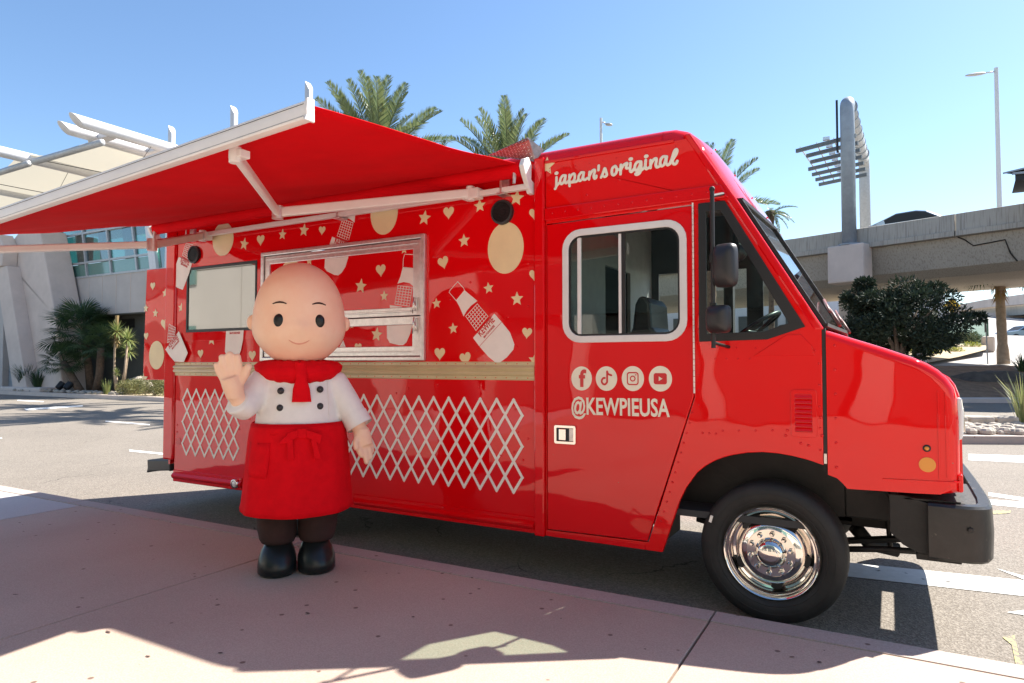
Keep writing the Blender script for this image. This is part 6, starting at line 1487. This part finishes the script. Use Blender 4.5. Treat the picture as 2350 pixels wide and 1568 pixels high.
for i, (u, t) in enumerate([(2110, 46), (2150, 45.5), (2190, 45), (2225, 44.5)]):
    p = at_d(u, 812, t); shrub(p, (1.3, .8, 1.5), 'sage', ['grey-green bush behind the green mesh fence, leftmost', 'grey-green bush behind the fence, second from left', 'grey-green bush behind the fence, second from right', 'grey-green bush behind the fence, rightmost'][i], group='grey-green bushes by the mesh fence', n=1500, ls=.22)
fe = empty('mesh_fence', at_d(2230, 812, 44), 'green mesh fence on the bank below the overpass', 'fence')
f0 = at_d(2080, 815, 47) ; f1 = at_d(2268, 800, 43.5)
for k in range(5):
    q = f0.lerp(f1, k / 4); MB().tube([q - fe.location, q - fe.location + Vector((0, 0, 1.9))], .05, 6).obj('fence_post', M['fencepost'], fe)
    if k < 4:
        q2 = f0.lerp(f1, (k + 1) / 4); a = q - fe.location; b = q2 - fe.location; MB().add([tuple(a), tuple(b), tuple(b + Vector((0, 0, 1.85))), tuple(a + Vector((0, 0, 1.85)))], [(0, 1, 2, 3)]).obj('fence_panel', M['fence'], fe, fix=False)
p = at_d(2252, 835 - 6, 31) 
cbx = at_d(2110, 830, 31); tag(MB().box((-.28, -.25, -.2), (.28, .25, .95)).obj('concrete_block', M['concrete_pale'], bevel=.03), 'grey concrete block beside the dark tree', 'block'); bpy.data.objects['concrete_block'].location = cbx
cbx = at_d(2268, 808, 43); o = MB().box((-.35, -.3, 0), (.35, .3, 1.0)).obj('concrete_barrier', M['concrete_pale'], bevel=.1); o.location = cbx; tag(o, 'short concrete barrier end at the mesh fence corner', 'barrier')
# palm trunk on the slope
b0 = at_d(2303, 836, 34.5); pt = empty('palm_tree', b0, 'bare tall palm trunk standing on the gravel slope at the right', 'palm tree')
h_ = 5.6; MB().tube([(0 - .008 * k, 0, h_ * k / 16) for k in range(17)], [.29 - .008 * k for k in range(3)] + [(.235 if k % 2 else .222) - .003 * k for k in range(14)], 14).obj('trunk', M['trunkpale'], pt, smooth=True)
sk_ = MB(); rng = random.Random(2)
for k in range(90):
    a = rng.uniform(0, 6.28); z = h_ - 2.2 + rng.uniform(0, 1.6); d = Vector((math.cos(a), math.sin(a), 0)); p0 = Vector((-.1, 0, z)) + d * .22; s = Vector((-d.y, d.x, 0)) * .05
    k0 = len(sk_.v); sk_.v += [tuple(p0 - s), tuple(p0 + s), tuple(p0 + d * .22 - Vector((0, 0, .45)))]; sk_.f.append((k0, k0 + 1, k0 + 2))
sk_.obj('dry_boots', M['palmdry'], pt, fix=False)
for k in range(22):
    o = link('fan_leaf', fm, None, pt); o.location = (-.12, 0, h_); o.rotation_euler = (rng.uniform(-.5, .5), -rad(70 - 5.5 * k), k * 2.4); o.scale = (2.2, 2.2, 2.2)
# distant palm crown peeking under the overpass at left
# road sign
q = at_d(2184, 702, 48); rs = empty('road_sign', Vector((q.x, q.y, q.z - 3.0)), 'yellow diamond traffic sign below the overpass', 'road sign')
MB().tube([(0, .05, -1.0), (0, .05, 3.2)], .04, 6).obj('post', M['steelmid'], rs)
P('sign_plate', MB().plate([(0, 2.45), (.55, 3.0), (0, 3.55), (-.55, 3.0)], -.01, .01, fr=lambda a, b, c: (a, b, c)), 'signyellow', rs)
P('sign_symbol', MB().bar((-.14, -.02, 2.78), (-.14, -.02, 3.22), .06, .01, Vector((0, 1, 0))).bar((.14, -.02, 2.78), (.14, -.02, 3.22), .06, .01, Vector((0, 1, 0))).add([(-.26, -.022, 3.12), (-.02, -.022, 3.12), (-.14, -.022, 3.32)], [(0, 1, 2)]).add([(.26, -.022, 2.88), (.02, -.022, 2.88), (.14, -.022, 2.68)], [(0, 1, 2)]), 'gasket', rs)
q = at_d(2267, 839, 35); rs2 = empty('sign_post', q, 'thin sign post seen edge-on beside the palm trunk', 'sign post')
MB().tube([(0, 0, 0), (-.05, 0, 2.5)], .035, 6).obj('post', M['steelmid'], rs2); MB().box((-.08, -.3, 1.75), (-.05, .3, 2.5)).obj('sign_plate', M['chassis'], rs2)
c_ = at_d(2356, 782, 58); car((c_.x, c_.y, c_.z - .1), rad(205), 'carblue', 'blue car coming down the approach road at the right edge', 1.0)
rock('boulder', at_d(2238, 905 - 1535 * .0, 30) + Vector((0, 0, .62)), (1.05, .7, .36), 'boulder', 'dark flat boulder on the slope, left one', seed=1, group='dark boulders on the gravel slope')
rock('boulder', at_d(2288, 903, 30) + Vector((0, 0, .62)), (1.25, .8, .46), 'boulder', 'dark rounded boulder on the slope, right one', seed=2, group='dark boulders on the gravel slope')
q = at_d(2348, 862, 32); yu = tuft(q, 60, 1.4, 'spiky dark yucca at the right edge of the slope', 'fan', .9, 'spiky_plant', 'plant', wid=.03)
# median with stone blocks and rocks
i0 = on_z(2200, 1027, 0); i1 = on_z(2420, 1030, 0)
def road_pt(u, v, z=0): return on_z(u, v, z)
mk_ = MB(); a = [on_z(1990, 1000, .15), on_z(2600, 1003, .15), on_z(2600, 975, .15), on_z(1990, 972, .15)]
mk_.add([tuple(p) for p in a] + [(p.x, p.y, 0) for p in a], [(0, 1, 2, 3), (0, 4, 5, 1), (1, 5, 6, 2), (2, 6, 7, 3), (3, 7, 4, 0)]); tag(mk_.obj('median_kerb', M['kerb']), kind='structure')
stn = MB(); rng = random.Random(9)
for k in range(420):
    u = rng.uniform(2060, 2480); v = rng.uniform(980, 997); p = on_z(u, v, .16); r = rng.uniform(.05, .15); s0_ = len(stn.v); stn.ball((p.x, p.y, .16 + r * .3), (r, r * rng.uniform(.6, 1), r * rng.uniform(.45, .8)), 8, 5)
tag(stn.obj('median_stones', M['stone']), kind='stuff')
for i, (u0, u1) in enumerate([(2135, 2226), (2229, 2288), (2291, 2344)]):
    a = on_z(u0, 984, .15); b = on_z(u1, 984, .15); d = (b - a); L_ = d.length; o = MB().box((0, 0, 0), (L_, .45, .24)).obj('stone_block', M['stone'], bevel=.05); o.location = a + Vector((0, .1, 0)); o.rotation_euler.z = math.atan2(d.y, d.x)
    tag(o, ['squared pale stone block half hidden by the truck nose', 'squared pale stone block in the middle of the median row', 'squared pale stone block at the right of the median row'][i], 'stone block', 'squared blocks edging the stone median')
q = on_z(2352, 980, .15); tuft(q, 90, 1.25, 'tall green grass blades at the right edge of the stone median', 'grassy', .5, wid=.018)
# dark kerb beyond
kk = MB(); a = [on_z(1990, 915, .16), on_z(2700, 916, .16), on_z(2700, 903, .16), on_z(1990, 902, .16)]
kk.add([tuple(p) for p in a] + [(p.x, p.y, 0) for p in a], [(0, 1, 2, 3), (0, 4, 5, 1), (1, 5, 6, 2), (2, 6, 7, 3), (3, 7, 4, 0)]); tag(kk.obj('slope_kerb', M['concrete_pale']), kind='structure')
for i, u in enumerate((2222, 2320)):
    p = on_z(u, 900, .1); tuft(p, 300, .6, ['low dark ground plants by the far kerb, left patch', 'low dark ground plants by the far kerb, right patch'][i], 'darkleaf', 1.6, 'ground_cover_patch', 'plant', wid=.05)
# pale median wall and traffic barrier behind under bridge at left of tree
# dark tree
def tree(base, label, crown, n_leaf, ls, seed=5):
    rng = random.Random(seed); e = empty('tree', base, label, 'tree'); tb_ = MB(); cl = MB()
    for k in range(7):
        a = k * .9; tip = Vector((math.cos(a) * crown[0] * .55, math.sin(a) * crown[1] * .5, crown[3] + crown[2] * rng.uniform(-.1, .5)))
        tb_.tube([(0, 0, -.5), (math.cos(a) * .2, math.sin(a) * .2, crown[3] * .35), tip * .6 + Vector((0, 0, .2)), tip], [.10, .08, .05, .02], 6)
    tb_.obj('trunk', M['bark'], e, smooth=True)
    for k in range(80):
        a = rng.uniform(0, 6.28); el = math.asin(rng.uniform(-.95, 1)); q = rng.uniform(.55, .95) if k % 6 else rng.uniform(1.0, 1.22)
        c = Vector((math.cos(a) * math.cos(el) * crown[0] * q, math.sin(a) * math.cos(el) * crown[1] * q, crown[3] + crown[2] * math.sin(el) * q))
        rr = rng.uniform(.28, .55) if k % 6 else rng.uniform(.16, .3); leafball(cl, c, (rr * 1.2, rr * 1.2, rr * .75), n_leaf // 80, ls, .32, .25, rng, .3)
    cl.obj('crown', M['darkleaf'], e, fix=False)
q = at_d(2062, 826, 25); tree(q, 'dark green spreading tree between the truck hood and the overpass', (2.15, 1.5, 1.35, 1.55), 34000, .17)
q = at_d(2115, 665, 24.6)
# pale glazed building seen under the overpass, beyond
fb_ = empty('far_building', (-6, 62, 0), 'low white building with square windows seen through the cab', 'building')
P('wall', MB().box((-16, 0, 0), (10, 6, 8.2)), 'steelwhite', fb_)
for k in range(12): wn = P('window', MB().box((-15 + k * 2.1, -.12, 3.2), (-13.6 + k * 2.1, -.01, 6.0)), 'walldark', fb_)

# far trees right of terminal, hiding the flat horizon
def massed(cx, cy, w_, h_, label, n_=2600, m='darkleaf', seed=1):
    e = empty('tree', (cx, cy, 0), label, 'tree', 'trees along the far side of the road'); rng = random.Random(seed); MB().tube([(0, 0, 0), (0, 0, h_ * .6)], [.25, .1], 8).obj('trunk', M['bark'], e); cl = MB()
    for k in range(14):
        a = rng.uniform(0, 6.28); q = rng.random() ** .5; leafball(cl, (math.cos(a) * q * w_ * .6, math.sin(a) * q * w_ * .5, h_ * rng.uniform(.35, .85)), (w_ * .3, w_ * .3, h_ * .2), n_ // 14, .34, .4, .2, rng, .4)
    cl.obj('crown', M[m], e, fix=False)

# building behind the photographer: its sunlit wall lights the shaded side and shows in the glass
rb = empty('roadside_building', (-4, -13.5, 0), 'pale panelled building with dark window band facing the truck from behind the viewpoint', 'building')
M['darkglass'] = mat('dark_shopfront_glass', (.03, .045, .045), .1, spec=.6)
M['panel'] = mat('pale_cladding', (.60, .54, .46), .7, var=.04, vscale=.6)
k = 0
for i in range(-8, 8):
    for j in range(3):
        z0, z1 = [(2.9, 5.3), (5.36, 6.9), (8.6, 10.4)][j]
        dk = -9 < i * 3.6 < 4 and j < 3; P('window_pane' if dk else 'wall_panel', MB().box((i * 3.6 + .02, 0, z0), (i * 3.6 + 3.56, .25, z1)), 'darkglass' if dk else 'panel', rb)
    P('window', MB().box((i * 3.6 + .05, .1, 6.96), (i * 3.6 + 3.53, .2, 8.54)), 'spandrel', rb)
    P('shopfront', MB().box((i * 3.6 + .4, -.3, 0), (i * 3.6 + 3.56, -.1, 2.85)), 'walldark', rb)
    P('column', MB().box((i * 3.6 - .2, -.3, 0), (i * 3.6 + .35, .3, 2.88)), 'panel', rb)
for z0, z1 in ((4.75, 5.5), (2.3, 3.05)):
    for i in range(3): P('window', MB().box((-26.0 + i * 2.3, .26, z0), (-23.75 + i * 2.3 - (0 if i < 2 else 1.6), .34, z1)), 'spandrel', rb)
P('roof', MB().box((-29, -10, 10.41), (29, .5, 10.7)).box((-29, -.6, .0), (29, -.4, 10.4)), 'panel', rb)
fore = MB().add([(-60, -13.8, .02), (60, -13.8, .02), (60, -10.5, .02), (-60, -10.5, .02)], [(0, 1, 2, 3)]).obj('forecourt', M['paving_grey'], fix=False); tag(fore, kind='structure')
